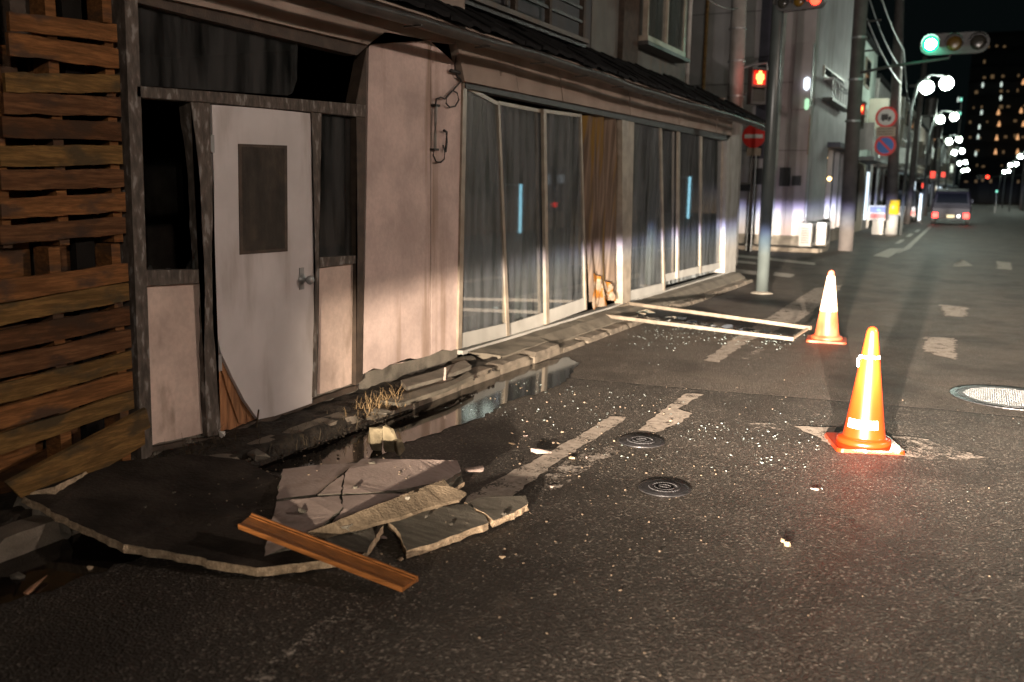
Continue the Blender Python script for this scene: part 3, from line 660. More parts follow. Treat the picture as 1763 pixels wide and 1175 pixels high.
# ================================================================ PALLETS
woods = [mat('pallet_wood_%s' % n_, c, .85, spec=.2, var=.45, vs=4, grain=(8, 1.2, 14), stain=s, stain_s=(3, 4, 9), stain_lo=.50, stain_hi=.64, bump=.5, bs=40, var2=.5, vs2=14)
         for n_, c, s in (('orange', (.22, .098, .034), (.075, .045, .028)), ('brown', (.14, .066, .028), (.05, .03, .02)), ('weathered', (.19, .11, .036), (.07, .05, .025)), ('dark', (.10, .045, .018), (.045, .025, .014)))]
def pallet(ring_list, label, z0, z1, y0, y1, seed, strs):
    pr = random.Random(seed)
    t = thing('wooden_pallet', (-3.6, (y0+y1)/2, z0), label, 'pallet', 'wooden pallets stacked against the side wall')
    for (ya, za, yb, zb, hh, wi) in ring_list:     # left end z, right end z (centre), height
        bm = bmesh.new(); n_ = 8
        top, bot = [], []
        for i in range(n_+1):
            u = i/n_; y = ya+(yb-ya)*u; z = za+(zb-za)*u
            top.append((y, z+hh/2+pr.uniform(-.004, .004))); bot.append((y, z-hh/2+pr.uniform(-.004, .004)))
        x = -3.575+pr.uniform(-.004, .004)
        prism(bm, [(x, *p) for p in bot+top[::-1]], (-.02, 0, 0))
        rel(shape('plank', bm, woods[wi], t))
    for ys, w_ in strs:
        rel(shape('stringer', box(-3.70, -3.602, ys-w_/2, ys+w_/2, z0, z1), woods[0], t, bevel=.003))
    return t
def zrows(px_l, px_r, ys):   # not used at render
    pass
up_rows = [(2.577, 2.077, 3.105, 2.108, .075, 0), (2.568, 1.988, 3.108, 1.996, .087, 0), (2.54, 1.833, 3.108, 1.886, .080, 2), (2.528, 1.752, 3.108, 1.782, .083, 1),
           (2.517, 1.655, 3.106, 1.672, .084, 3), (2.498, 1.54, 3.106, 1.565, .085, 2), (2.49, 1.442, 3.104, 1.460, .083, 1), (2.481, 1.326, 3.104, 1.352, .085, 0), (2.473, 1.22, 3.102, 1.244, .080, 1)]
pallet(up_rows, 'upper wooden pallet standing on end by the corner post, level with the broken window', 1.165, 2.30, 2.5, 3.1, 41, [(2.79, .05), (3.08, .05), (2.52, .04)])
lo_rows = [(2.10, .975, 3.10, 1.025, .088, 0), (2.05, .875, 3.10, .931, .085, 2), (2.05, .77, 3.10, .817, .090, 3), (2.03, .655, 3.10, .708, .090, 1),
           (2.03, .54, 3.10, .605, .083, 2), (2.0, .435, 3.098, .504, .090, 0), (2.0, .32, 3.095, .413, .086, 2)]
pallet(lo_rows, 'lower wooden pallet on end under the other one, beside the peeling corner post', .10, 1.158, 2.0, 3.1, 42, [(2.735, .055), (3.06, .05), (2.1, .05)])
# panel boards behind the gap between the two pallets
t = thing('wooden_crate_panel', (-3.7, 2.75, .95), 'reddish vertical boards showing through the gap between the two pallets', 'panel')
for k, (a, b_) in enumerate(((2.45, 2.70), (2.76, 2.99), (3.03, 3.095))):
    rel(shape('board', box(-3.735, -3.715, a, b_, .12, 2.0), woods[(0, 1, 0)[k]], t))
# loose planks leaning at the foot
def leaning(pts, m, label, seed):
    bm = bmesh.new(); prism(bm, rough(pts, .1, .004, seed), (-.018, 0, .004))
    return tag(shape('loose_plank', bm, m), label, 'plank', 'loose planks at the foot of the pallets')
leaning([(-3.40, 2.30, .245), (-3.43, 3.04, .395), (-3.43, 3.06, .300), (-3.40, 2.36, .165)], woods[2], 'yellowish loose plank slanting down to the left at the foot of the lower pallet', 1)
leaning([(-3.45, 2.42, .155), (-3.46, 3.05, .305), (-3.46, 3.05, .215), (-3.45, 2.46, .075)], woods[2], 'lowest loose plank just above the dark fallen slab', 2)
leaning([(-3.70, 2.40, .16), (-3.70, 2.85, .27), (-3.70, 2.86, .10), (-3.70, 2.42, .06)], woods[3], 'short dark plank half hidden behind the slanting yellowish plank', 3)

# ================================================================ FALLEN RENDER
def plate(name, pts, th, mt, ms, seed, label=None, cat='slab', parent=None, step=.03, amp=.004, nrm=(0, 0, -1)):
    pp = rough(pts, step, amp, seed); rr = random.Random(seed)
    me_ = bmesh.new()
    a = [me_.verts.new(p) for p in pp]
    b2 = [me_.verts.new(Vector(p)+Vector(nrm)*th+Vector((rr.uniform(-.005, .005), rr.uniform(-.005, .005), 0))) for p in pp]
    mid = [me_.verts.new((Vector(p)+Vector(nrm)*th*.5)+Vector((rr.uniform(-.006, .006), rr.uniform(-.006, .006), 0))) for p in pp]
    n_ = len(pp); f1 = me_.faces.new(a); me_.faces.new(b2[::-1])
    for i in range(n_):
        j = (i+1) % n_
        for p, q in ((a, mid), (mid, b2)):
            f = me_.faces.new((p[j], p[i], q[i], q[j])); f.material_index = 1
    bmesh.ops.triangulate(me_, faces=[f1])
    o = shape(name, me_, None, parent); o.data.materials.append(mt); o.data.materials.append(ms)
    if parent: rel(o)
    if label: tag(o, label, cat)
    return o
plate('fallen_wall_slab', [(-3.481,2.414,0.150), (-3.261,2.383,0.135), (-3.246,2.376,0.130), (-2.824,2.367,0.075), (-2.823,2.382,0.070), (-2.498,2.457,0.052), (-2.480,2.448,0.052), (-2.287,2.493,0.045), (-2.166,2.610,0.045), (-2.016,2.789,0.045), (-2.102,3.052,0.060), (-2.543,3.235,0.070), (-2.887,3.282,0.090), (-3.104,3.325,0.120), (-3.317,3.199,0.150), (-3.502,2.851,0.170), (-3.372,2.495,0.180)], .034, slab_back, mortar, 51,
      'large dark-faced wall slab with a pale broken edge lying at the foot of the pallets', 'slab')
plate('slab_corner_lump', [(-3.527,2.430,0.130), (-3.381,2.404,0.130), (-3.169,2.399,0.090), (-3.244,2.427,0.030), (-3.426,2.378,0.050), (-3.515,2.392,0.080)], .05, conc, conc, 52, 'grey lump of rubble under the left corner of the large dark slab', 'rubble')
pf = thing('cracked_render_sheet', (-2.6, 3.6, .05), 'pink painted render sheet cracked into pieces on top of the rubble pile', 'slab')
for k, pts in enumerate(([(-2.886,3.351,0.100), (-2.789,3.483,0.100), (-2.639,3.614,0.100), (-2.567,3.352,0.110), (-2.495,3.109,0.110), (-2.554,3.048,0.110), (-2.601,2.978,0.110)],
                         [(-2.621,3.627,0.120), (-2.428,3.727,0.120), (-2.219,3.863,0.110), (-2.159,3.799,0.080), (-2.118,3.584,0.100), (-2.214,3.350,0.110), (-2.285,3.230,0.120), (-2.386,3.155,0.120), (-2.534,3.370,0.130), (-2.557,3.428,0.130)],
                         [(-2.539,3.364,0.125), (-2.392,3.151,0.120), (-2.470,3.089,0.120), (-2.500,3.181,0.120)],
                         [(-2.583,2.954,0.110), (-2.455,3.062,0.120), (-2.380,3.122,0.120), (-2.278,3.010,0.120), (-2.247,2.855,0.110), (-2.258,2.723,0.080), (-2.325,2.584,0.050), (-2.430,2.727,0.070), (-2.510,2.847,0.090)],
                         [(-2.369,3.128,0.120), (-2.272,3.210,0.120), (-2.161,3.316,0.110), (-2.109,3.292,0.110), (-2.107,3.058,0.120), (-2.131,2.853,0.120), (-2.204,2.800,0.100), (-2.265,3.001,0.120)])):
    plate('render_piece', pts, .022, pinkface, greyback, 60+k, parent=pf, amp=.004)
plate('render_strip', [(-2.235,2.724,0.115), (-2.194,2.787,0.130), (-2.140,2.944,0.150), (-2.072,3.180,0.165), (-2.027,3.416,0.170), (-1.967,3.364,0.160), (-1.898,3.382,0.140), (-1.893,3.313,0.130), (-1.966,3.195,0.120), (-2.006,3.036,0.120), (-2.100,2.886,0.110), (-2.194,2.786,0.090)], .014, brownface, brownface, 71, 'long brown mortar strip lying across the pink cracked sheet')
pg = thing('grey_render_slab', (-1.9, 3.3, .03), 'grey slab with a pale broken rim at the road side of the pile', 'slab')
plate('slab_piece', [(-2.136,3.134,0.050), (-2.043,3.320,0.060), (-1.940,3.447,0.060), (-1.913,3.462,0.060), (-1.856,3.391,0.060), (-1.798,3.373,0.055), (-1.756,3.331,0.045), (-1.802,3.204,0.040), (-1.858,3.020,0.035), (-1.903,2.920,0.035), (-2.007,3.037,0.045)], .030, greyback, mortar, 72, parent=pg)
plate('slab_piece', [(-1.952,3.467,0.060), (-1.918,3.568,0.060), (-1.765,3.707,0.050), (-1.713,3.624,0.045), (-1.722,3.473,0.045), (-1.748,3.359,0.045), (-1.798,3.390,0.055), (-1.855,3.409,0.060)], .030, greyback, mortar, 73, parent=pg)
plate('grey_render_fragment', [(-2.206,2.801,0.075), (-2.168,2.902,0.080), (-2.123,3.002,0.070), (-2.068,2.944,0.060), (-2.009,2.806,0.045), (-2.112,2.788,0.050), (-2.188,2.778,0.060)], .025, greyback, mortar, 74, 'small grey fragment half under the brown board')
plate('grey_render_fragment', [(-2.449,3.707,0.030), (-2.334,4.020,0.030), (-2.140,3.799,0.030), (-2.125,3.608,0.030), (-2.290,3.514,0.030)], .02, greyback, mortar, 75, 'grey fragment below the right end of the pink cracked sheet')
# upright lumps and loose chips
def lump(name, px, sx, sy, sz, m, label, seed, cat='rubble', rz=0, group=None):
    o = shape(name, chunk(seed, sx, sy, sz), m); o.location = px; o.rotation_euler = (0, 0, rz)
    return tag(o, label, cat, group)
lump('render_lump', [(-2.790,4.121,0.000)][0], .060, .030, .078, lump_m, 'pale upright broken lump behind the pink cracked sheet', 81, rz=.3)
lump('render_lump', [(-2.876,4.111,0.000)][0], .045, .03, .068, lump_m, 'smaller pale lump leaning on the left of the upright one', 86, rz=.9)
lump('render_lump', [(-2.728,4.118,0.000)][0], .045, .03, .045, lump_m, 'low pale lump at the right foot of the upright one', 97, rz=-.6)
lump('render_chip', [(-2.050,4.494,0.004)][0], .062, .028, .014, pinkface, 'pale oblong chip lying on the white road line', 82, rz=-.1)
lump('render_chip', [(-2.215,4.024,0.010)][0], .055, .030, .014, pinkface, 'pink triangular chip between the pile and the white line', 83, rz=.4)
lump('render_chip', [(-2.025,3.330,0.060)][0], .022, .014, .016, mortar, 'small cube-like chip standing on the grey slab', 84)
lump('render_chip', [(-0.602,3.792,0.000)][0], .016, .011, .012, mortar, 'lone crumb of mortar on open asphalt, nearest the camera', 85)
lump('render_chip', [(-0.626,3.830,0.000)][0], .012, .009, .010, mortar, 'tiny crumb touching the lone mortar crumb on open asphalt', 89)
lump('render_chip', [(-1.577,3.111,0.000)][0], .014, .010, .006, mortar, 'flat crumb on the asphalt right of the brown board', 87)
lump('render_chip', [(-0.620,4.625,0.000)][0], .022, .012, .005, pinkface, 'flat pinkish chip on the asphalt below the nearer cone', 88)
lump('wood_splinter', [(-2.912,2.052,0.010)][0], .012, .085, .008, stick_m, 'long splinter lying in the dark water by the kerb', 90, 'splinter', rz=.5)
lump('render_chip', [(-3.049,2.077,0.000)][0], .03, .02, .010, greyback, 'grey chip in the dark water left of the splinter', 91)
lump('render_chip', [(-2.887,2.257,0.000)][0], .014, .01, .008, mortar, 'small pale chip in the dark water right of the splinter', 92)
lump('kerb_rubble', [(-3.208,3.520,0.060)][0], .09, .05, .022, conc, 'flat grey stone on the dirt behind the rubble pile', 93, rz=-.5)
lump('kerb_rubble', [(-3.632,3.465,0.090)][0], .07, .05, .02, conc, 'flat stone by the foot of the left pink panel', 94, rz=-.2)
lump('kerb_rubble', [(-3.171,4.609,0.060)][0], .10, .06, .02, conc, 'flat stone under the dry straw on the kerb', 95, rz=-.1)
chips = [(520,885,.10,.030,.018),(612,842,.12,.024,.012),(702,862,.17,.02,.014),(640,800,.12,.03,.010),(735,892,.06,.018,.01),(660,928,.0,.020,.010),
    (690,965,.0,.018,.008),(868,888,.05,.022,.010),(775,905,.05,.016,.008),(950,840,.0,.020,.008),(985,790,.0,.020,.008),(1010,790,.0,.014,.008),(880,765,.0,.022,.008),(905,752,.0,.016,.007),(360,905,.10,.012,.006),(300,850,.13,.016,.006),(250,875,.13,.012,.006)]
places = [(-2.410,2.911,0.100), (-2.375,3.233,0.120), (-2.012,3.096,0.170), (-2.525,3.570,0.120), (-1.993,3.215,0.060), (-2.106,3.056,0.000), (-1.918,2.902,0.000), (-1.732,3.426,0.050), (-1.875,3.210,0.050), (-1.769,4.012,0.000), (-1.877,4.520,0.000), (-1.808,4.560,0.000), (-2.294,4.611,0.000), (-2.294,4.801,0.000), (-2.644,2.626,0.100), (-2.991,2.777,0.130), (-2.954,2.588,0.130)]
words = ['on the left half of the pink cracked sheet', 'by the long crack of the pink cracked sheet', 'on the brown mortar strip', 'near the back edge of the pink cracked sheet', 'on the left part of the grey slab', 'in the gap between the brown board and the grey slab', 'on the asphalt just above the end of the brown board', 'near the right tip of the grey slab', 'on the middle of the grey slab', 'on the white line right of the pile', 'right of the white line behind the pile', 'beside the worn paint right of the white line', 'at the edge of the puddle', 'beside the puddle, nearer its far end', 'on the right part of the large dark slab', 'on the middle of the large dark slab', 'on the left part of the large dark slab']
for k, (c_, p_, w_) in enumerate(zip(chips, places, words)):
    lump('render_chip', p_, c_[3]*(.6 if p_[2] > .04 else 1), c_[3]*.5, c_[4]*.7, greyback if p_[2] > .04 else (mortar, pinkface)[k % 2], 'small broken render chip '+w_, 200+k, rz=k*1.3, group='render chips scattered about the pile')
# brown moulded board lying across the pile
A, B, Cc, D = [(-2.488,2.701,0.150), (-1.727,2.728,0.035), (-1.727,2.620,0.035), (-2.460,2.592,0.145)]
A, B, Cc, D = map(Vector, (A, B, Cc, D))
bd = thing('moulded_board', tuple((A+Cc)/2), 'varnished brown moulded board lying diagonally across the rubble', 'board')
def strip(u0, u1, zt, zb):
    bm = bmesh.new()
    q = [A.lerp(D, u0), B.lerp(Cc, u0), B.lerp(Cc, u1), A.lerp(D, u1)]
    vs = [bm.verts.new(p+Vector((0, 0, zt))) for p in q]+[bm.verts.new(p+Vector((0, 0, zb))) for p in q]
    for f in ((0, 1, 2, 3), (7, 6, 5, 4), (0, 4, 5, 1), (1, 5, 6, 2), (2, 6, 7, 3), (3, 7, 4, 0)): bm.faces.new([vs[i] for i in f])
    return bm
rel(shape('flat_face', strip(.20, .93, 0, -.012), trim_m, bd))
rel(shape('raised_lip', strip(0, .075, .007, -.014), trim_m, bd, bevel=.002))
rel(shape('raised_lip', strip(.12, .20, .003, -.013), trim_m, bd, bevel=.0015))
rel(shape('raised_lip', strip(.93, 1.0, .005, -.014), trim_m, bd, bevel=.002))
rel(shape('groove', strip(.075, .12, -.006, -.013), brown_wood, bd))

# broken sill pieces lying in the gap by the pier
def slat(pts, th, m, name, label, seed):
    return plate(name, pts, th, m, m, seed, label, 'rubble', step=.12, amp=.003)
slat([(-3.469,5.253,0.130), (-3.442,5.628,0.130), (-3.445,6.099,0.140), (-3.310,5.968,0.130), (-3.307,5.524,0.120), (-3.337,5.124,0.120)], .03, conc, 'broken_sill_piece', 'broken concrete sill strip below the plaster pier, nearest the wall', 101)
slat([(-3.286,4.746,0.110), (-3.247,5.126,0.110), (-3.211,5.522,0.110), (-3.273,5.849,0.110), (-3.202,5.800,0.100), (-3.143,5.328,0.100), (-3.165,4.793,0.100)], .03, walk_m, 'broken_sill_piece', 'second sill strip, between the wall strip and the kerb', 102)
lump('foundation_stone', [(-3.659,6.130,0.040)][0], .02, .10, .035, conc, 'grey foundation stone exposed under the right half of the pier', 103, rz=.1)
lump('foundation_stone', [(-3.675,5.380,0.030)][0], .02, .11, .035, conc, 'dark foundation stone exposed under the left half of the pier', 104, rz=.1)
lump('tilted_apron_piece', [(-3.517,6.200,0.080)][0], .10, .10, .028, walk_m, 'tilted broken corner of the mortar apron at the foot of the beige trim', 105, rz=.6)
# sticks
def stick(p0, p1, r, m, label, name='wood_stub'):
    return tag(shape(name, tb([p0, ((p0[0]+p1[0])/2+.004, (p0[1]+p1[1])/2-.003, (p0[2]+p1[2])/2), p1], r, 6, r*.8), m), label, 'stick')
a, = [(-3.738,4.429,0.060)]; stick(a, (a[0]-.01, a[1]-.02, .27), .016, stick_m, 'pinkish splintered stub standing before the foot of the door')
a, = [(-3.749,3.437,0.080)]; stick(a, (a[0]-.01, a[1]+.02, .26), .008, deadleaf, 'thin dark stick standing before the left pink panel')
a, = [(-3.557,3.909,0.060)]; stick(a, (a[0]+.01, a[1]+.02, .19), .006, deadleaf, 'short green-brown stalk below the door')
a, = [(-3.287,5.532,0.100)]; stick(a, (a[0], a[1]+.01, .19), .010, pinkface, 'small pink stub among the sill pieces under the pier')
lump('paper_scrap', [(-3.558,3.654,0.090)][0], .018, .012, .018, white_p, 'white scrap lying by the lower corner of the door jamb', 107, 'scrap')

# dead grass and litter
def blades(name, cx, cy, cz, sx, sy, n_, hmin, hmax, m, label, seed, flat=.5, w_=.0022):
    r_ = random.Random(seed); bm = bmesh.new()
    for i in range(n_):
        x = cx+r_.gauss(0, sx); y = cy+r_.gauss(0, sy); a_ = r_.uniform(0, 6.28); hh = r_.uniform(hmin, hmax)
        lean = r_.uniform(.2, 1.5) if r_.random() < flat else r_.uniform(0, .35)
        p = Vector((x, y, cz)); d = Vector((math.cos(a_)*math.sin(lean), math.sin(a_)*math.sin(lean), math.cos(lean)))
        s = Vector((-math.sin(a_), math.cos(a_), 0))*w_*r_.uniform(.6, 1.6)
        prev = None
        for k in range(4):
            q = p+d*hh*k/3; d = (d+Vector((r_.uniform(-.25, .25), r_.uniform(-.25, .25), -.16))).normalized()
            q.z = max(q.z, cz*.5)
            c_ = [bm.verts.new(q-s*(1-k/4)), bm.verts.new(q+s*(1-k/4))]
            if prev: bm.faces.new((prev[0], prev[1], c_[1], c_[0]))
            prev = c_
    o = shape(name, bm, m); return tag(o, label, 'dry grass', kind='stuff')
a, = [(-3.269,4.720,0.080)]
blades('dry_grass', a[0], a[1], .065, .045, .13, 360, .04, .15, straw_m, 'tuft of dry straw-coloured grass on the kerb by the puddle', 111, .75, w_=.002)
a, = [(-3.277,4.073,0.060)]
blades('dead_leaf_litter', a[0], a[1], .05, .07, .30, 260, .03, .11, deadleaf, 'brown dead stalks scattered on the dirt below the door', 112, .85)
a, = [(-3.500,3.455,0.080)]
blades('dead_leaf_litter', a[0], a[1], .08, .06, .22, 160, .03, .14, deadleaf, 'brown stalks on the dirt before the left pink panel', 113, .9)
# dirt crumbs, plaster crumbs, glass crumbs: nobody could count them
def crumbs(name, regions, m, label, seed, cat, flatness=.6, glass=False):
    r_ = random.Random(seed); V = []; F = []
    for (x0, x1, y0, y1, z, n_, s0, s1) in regions:
        for i in range(n_):
            x = r_.uniform(x0, x1); y = r_.uniform(y0, y1); s = s0+(s1-s0)*r_.random()**2.5
            b_ = len(V); k = 4 if glass else 5
            tilt = Matrix.Rotation(r_.uniform(0, 6.28), 3, 'Z') @ Matrix.Rotation(r_.gauss(0, .35 if glass else .2), 3, 'X')
            hh = s*(.25 if glass else flatness)
            ring = [Vector((s*math.cos(6.283*j/k+r_.uniform(-.4, .4))*r_.uniform(.5, 1), s*math.sin(6.283*j/k+r_.uniform(-.4, .4))*r_.uniform(.5, 1), 0)) for j in range(k)]
            for q in ring: V.append(tuple(tilt @ q+Vector((x, y, z+s*.12))))
            for q in ring: V.append(tuple(tilt @ (q*.7+Vector((0, 0, hh)))+Vector((x, y, z+s*.12))))
            F.append([b_+k+j for j in range(k)])
            for j in range(k): F.append([b_+j, b_+(j+1) % k, b_+k+(j+1) % k, b_+k+j])
    me = bpy.data.meshes.new(name); me.from_pydata(V, [], F); me.update()
    return tag(link(name, me, m), label, cat, kind='stuff')
crumbs('plaster_crumbs', [(-2.5, .6, 2.2, 8.5, 0, 240, .0015, .006), (-2.3, -.9, 2.9, 4.9, 0, 230, .002, .009), (-3.0, -1.6, 4.2, 6.2, .004, 110, .002, .012), (-3.2, -2.2, 2.6, 4.2, .01, 120, .003, .014), (-2.9, -.8, 2.0, 3.2, 0, 70, .002, .007), (-2.75, -2.25, 3.3, 3.75, .115, 50, .002, .008), (-2.3, -1.8, 3.15, 3.6, .05, 40, .002, .007), (-3.1, -2.5, 2.7, 3.3, .10, 40, .002, .006)],
       crumb_m, 'pale crumbs of mortar scattered over the asphalt round the pile', 121, 'crumbs')
sparkle = mat('broken_safety_glass', (.28, .34, .33), .18, spec=1, var=.3, vs=200)
crumbs('glass_crumbs', [(-1.9, -.45, 4.6, 6.3, .004, 100, .0025, .012), (-3.1, -2.0, 5.0, 6.3, .006, 130, .002, .011), (-.9, .5, 4.3, 6.2, .0, 25, .002, .006), (-2.5, .4, 6.2, 8.2, .0, 30, .002, .008), (-1.5, -.7, 5.2, 5.7, .004, 70, .003, .011), (-1.0, -.65, 4.9, 5.1, .002, 30, .002, .010)],
       sparkle, 'glittering crumbs of broken glass strewn over the road near the cones', 122, 'glass crumbs', glass=True)
crumbs('asphalt_grit', [(-3.2, .9, 2.0, 5.6, 0, 1500, .0012, .0035)], mat('pale_grit', (.16, .145, .125), .5, var=.4, vs=300), 'fine pale grit loose on the dark asphalt in the foreground', 123, 'grit')
crumbs('dirt_clods', [(-3.60, -3.20, 2.9, 6.2, .06, 700, .004, .020), (-3.3, -3.16, 3.3, 4.9, .02, 200, .004, .018)], dirt_m, 'black clods of wet dirt along the kerb', 124, 'dirt', flatness=.9)

# ================================================================ FALLEN WINDOW FRAME
fr = thing('fallen_window_frame', (-2.6, 9.2, .03), 'cream aluminium window frame lying across the kerb with its pane smashed', 'window frame')
fa = [Vector(p) for p in [(-3.666,9.248,0.120), (-3.562,10.093,0.160), (-1.417,9.448,0.130), (-1.523,9.159,0.050)]]
def bar(p, q, w_, h_, name='frame_bar', m=frame_tan):
    d = (q-p).normalized(); s = d.cross(Vector((0, 0, 1))).normalized()*w_/2; u = Vector((0, 0, h_/2)); bm = bmesh.new()
    vs = [bm.verts.new(e+a_+b2) for e in (p, q) for a_, b2 in ((-s, -u), (s, -u), (s, u), (-s, u))]
    for f in ((0, 1, 2, 3), (7, 6, 5, 4), (0, 4, 5, 1), (1, 5, 6, 2), (2, 6, 7, 3), (3, 7, 4, 0)): bm.faces.new([vs[i] for i in f])
    return rel(shape(name, bm, m, fr, bevel=.004))
bar(fa[0], fa[3], .045, .035); bar(fa[1], fa[2], .045, .035); 
e1 = (fa[3]-fa[0]).normalized()*.03
bar(fa[3]-e1*.6, fa[2]-e1*.6, .03, .012); bar(fa[0]+e1, fa[1]+e1, .03, .02)
shard_m = glass_mat('shattered_pane_glass', .25, dcol=(.22, .30, .28), refl=2.2)
r_ = random.Random(77)
for k in range(46):
    u = r_.uniform(.06, .97); v = r_.uniform(.08, .92)
    P0 = fa[0].lerp(fa[3], u).lerp(fa[1].lerp(fa[2], u), v); s = r_.uniform(.035, .15)
    pts = [(P0.x+s*math.cos(a_)*r_.uniform(.4, 1), P0.y+1.6*s*math.sin(a_)*r_.uniform(.4, 1), 0) for a_ in sorted(r_.uniform(0, 6.28) for _ in range(5))]
    kx, ky = r_.gauss(0, .07), r_.gauss(0, .07); z0 = .03+.05*(1-u)+(.04 if P0.x < -3.2 else 0)
    bm = bmesh.new(); prism(bm, [(p[0], p[1], z0+(p[0]-P0.x)*kx+(p[1]-P0.y)*ky) for p in pts], (0, 0, .004))
    rel(shape('glass_shard', bm, shard_m, fr))
crumbs('glass_crumbs', [(-3.1, -1.5, 8.7, 9.9, .004, 260, .004, .014), (-3.05, -2.4, 8.1, 8.9, .002, 50, .004, .012)], sparkle, 'glass crumbs inside and beside the fallen window frame', 125, 'glass crumbs', glass=True)
fcl = bmesh.new()  # thin dark sheet along the far bar of the frame
prism(fcl, rough([tuple(v) for v in [(-3.709,10.620,0.060), (-2.990,10.499,0.050), (-2.550,10.381,0.030), (-2.674,9.864,0.030), (-3.335,9.855,0.050)]], .05, .012, 4), (0, 0, .006))
tag(shape('dark_sheeting', fcl, black_m), 'crumpled dark screen lying inside the fallen window frame', 'sheeting')

# ================================================================ MANHOLES
def manhole(px, rad, m, label, rim_m, seed, pattern='bars'):
    t = thing('manhole_cover', px, label, 'manhole cover')
    o = shape('rim', lathe([(rad*1.14, .001), (rad*1.14, .006), (rad*1.03, .009), (rad*1.02, .004)], 40), rim_m, t, smooth_=False)
    o = shape('lid', lathe([(rad, .001), (rad, .0085), (rad*.96, .010)], 40), m, t)
    bm = bmesh.new(); sc_ = .5 if rad > .2 else 1; n_ = int(rad/(.028*sc_))
    if pattern == 'bars':
        for i in range(-n_, n_+1):
            for j in range(-n_, n_+1):
                x, y = i*.03*sc_, j*.03*sc_
                if x*x+y*y > (rad*.88)**2: continue
                a_ = (.012 if (i+j) % 2 else .005)*sc_; b_ = (.005 if (i+j) % 2 else .012)*sc_
                abox(bm, x-a_, x+a_, y-b_, y+b_, .009, .0108 if sc_ < 1 else .0135)
    else:
        for rr0 in (.35, .62):
            for k in range(28):
                a_ = 6.283*k/28; x, y = rad*rr0*math.cos(a_), rad*rr0*math.sin(a_)
                abox(bm, x-.008, x+.008, y-.008, y+.008, .009, .013)
        abox(bm, -rad*.2, rad*.2, -.008, .008, .009, .013)
    shape('tread_pattern', bm, m, t)
manhole([(0.308,7.537,0.000)][0], .36, shiny_iron, 'large shiny manhole cover at the right edge of the road', castiron, 1)
manhole([(-1.279,4.271,0.000)][0], .112, castiron, 'small dark round valve cover on the asphalt nearer the camera', castiron, 2, 'ring')
manhole([(-1.660,5.038,0.000)][0], .118, castiron, 'small dark round valve cover beside the white paint blob', castiron, 3, 'ring')

# ================================================================ TRAFFIC CONES
def cone(px, top_px, body_m, label, rz):
    t = thing('traffic_cone', (px[0], px[1], 0), label, 'cone', 'traffic cones closing off the debris', rz)
    bm = bmesh.new(); s = .19
    ring = []
    for k in range(4):
        for a_ in (0, 22.5, 45, 67.5, 90):
            an = R(90*k+a_); cx, cy = (s-.035)*(1 if k in (0, 3) else -1), (s-.035)*(1 if k in (0, 1) else -1)
            ring.append((cx+.035*math.cos(an), cy+.035*math.sin(an)))
    ring = [(x, y) for x, y in ring]
    for z0, z1, f in ((.002, .012, 1), (.0125, .022, .985)):
        lo_ = [bm.verts.new((x*f, y*f, z0)) for x, y in ring]; hi_ = [bm.verts.new((x*f*.985, y*f*.985, z1)) for x, y in ring]
        bm.faces.new(lo_[::-1]); bm.faces.new(hi_)
        for k in range(20): bm.faces.new((lo_[k], lo_[(k+1) % 20], hi_[(k+1) % 20], hi_[k]))
    shape('base_plate', bm, body_m, t)
    pr = [(.150, .020), (.152, .030), (.148, .048), (.138, .056), (.120, .060), (.118, .066)]
    for k in range(1, 11):
        u = k/10; pr.append((.116+(.034-.116)*u, .066+.584*u))
    pr += [(.031, .672), (.024, .690), (.012, .699), (.002, .702)]
    shape('body', lathe(pr, 48), body_m, t, smooth_=True)
    return t
p = [(-0.504,5.624,0.000)][0]
ctop = [(-0.505,0.722)]
c1 = cone(p, None, cone_m, 'bright orange cone with a white sticker, nearer the camera', .35)
def band(z0, z1, a0, a1, off, n_=24):
    bm = bmesh.new(); lo_, hi_ = [], []
    for k in range(n_+1):
        a_ = a0+(a1-a0)*k/n_
        for z, L_ in ((z0, lo_), (z1, hi_)):
            r0 = .116+(.034-.116)*(z-.066)/.584+off
            L_.append(bm.verts.new((r0*math.cos(a_), r0*math.sin(a_), z)))
    for k in range(n_): bm.faces.new((lo_[k], lo_[k+1], hi_[k+1], hi_[k]))
    return bm
face = math.atan2(-p[1], -p[0])-.35
stk = shape('sticker', band(.118, .170, face-1.0, face+.72, .0015), white_p, c1)
for a_, w_ in ((-.80, .07), (-.62, .09), (-.40, .06), (-.15, .08), (.10, .08), (.33, .09), (.55, .07)):
    shape('printed_mark', band(.128+.006*(a_ > 0), .158, face+a_-w_/2, face+a_+w_/2, .0025, 3), cone_grey, stk)
shape('white_tie', band(.520, .536, 0, 6.283, .003, 32), white_p, c1)
shape('tie_tail', tb([(.055*math.cos(face-1.35), .055*math.sin(face-1.35), .53), (.066*math.cos(face-1.35), .066*math.sin(face-1.35), .505), (.064*math.cos(face-1.3), .064*math.sin(face-1.3), .465)], .007, 6), white_p, c1)
p2 = [(-1.275,9.553,0.000)][0]
c2 = cone(p2, None, cone_old, 'faded orange cone beside the fallen window frame, farther from the camera', .12)
shape('reflective_sleeve', band(.30, .645, 0, 6.283, .002, 32), mat('worn_reflective_sleeve', (.80, .55, .38), .4, var=.15, vs=12, stain=(.75, .25, .10), stain_s=(8, 8, 8), stain_lo=.58, stain_hi=.72), c2)

# ================================================================ STREET BEYOND
def pole(name, base, top, r0, r1, m, label, group=None, cat='pole'):
    t = thing(name, tuple(base), label, cat, group)
    rel(shape('shaft', tb([base, top], r0, 16, r1), m, t, smooth_=True)); return t
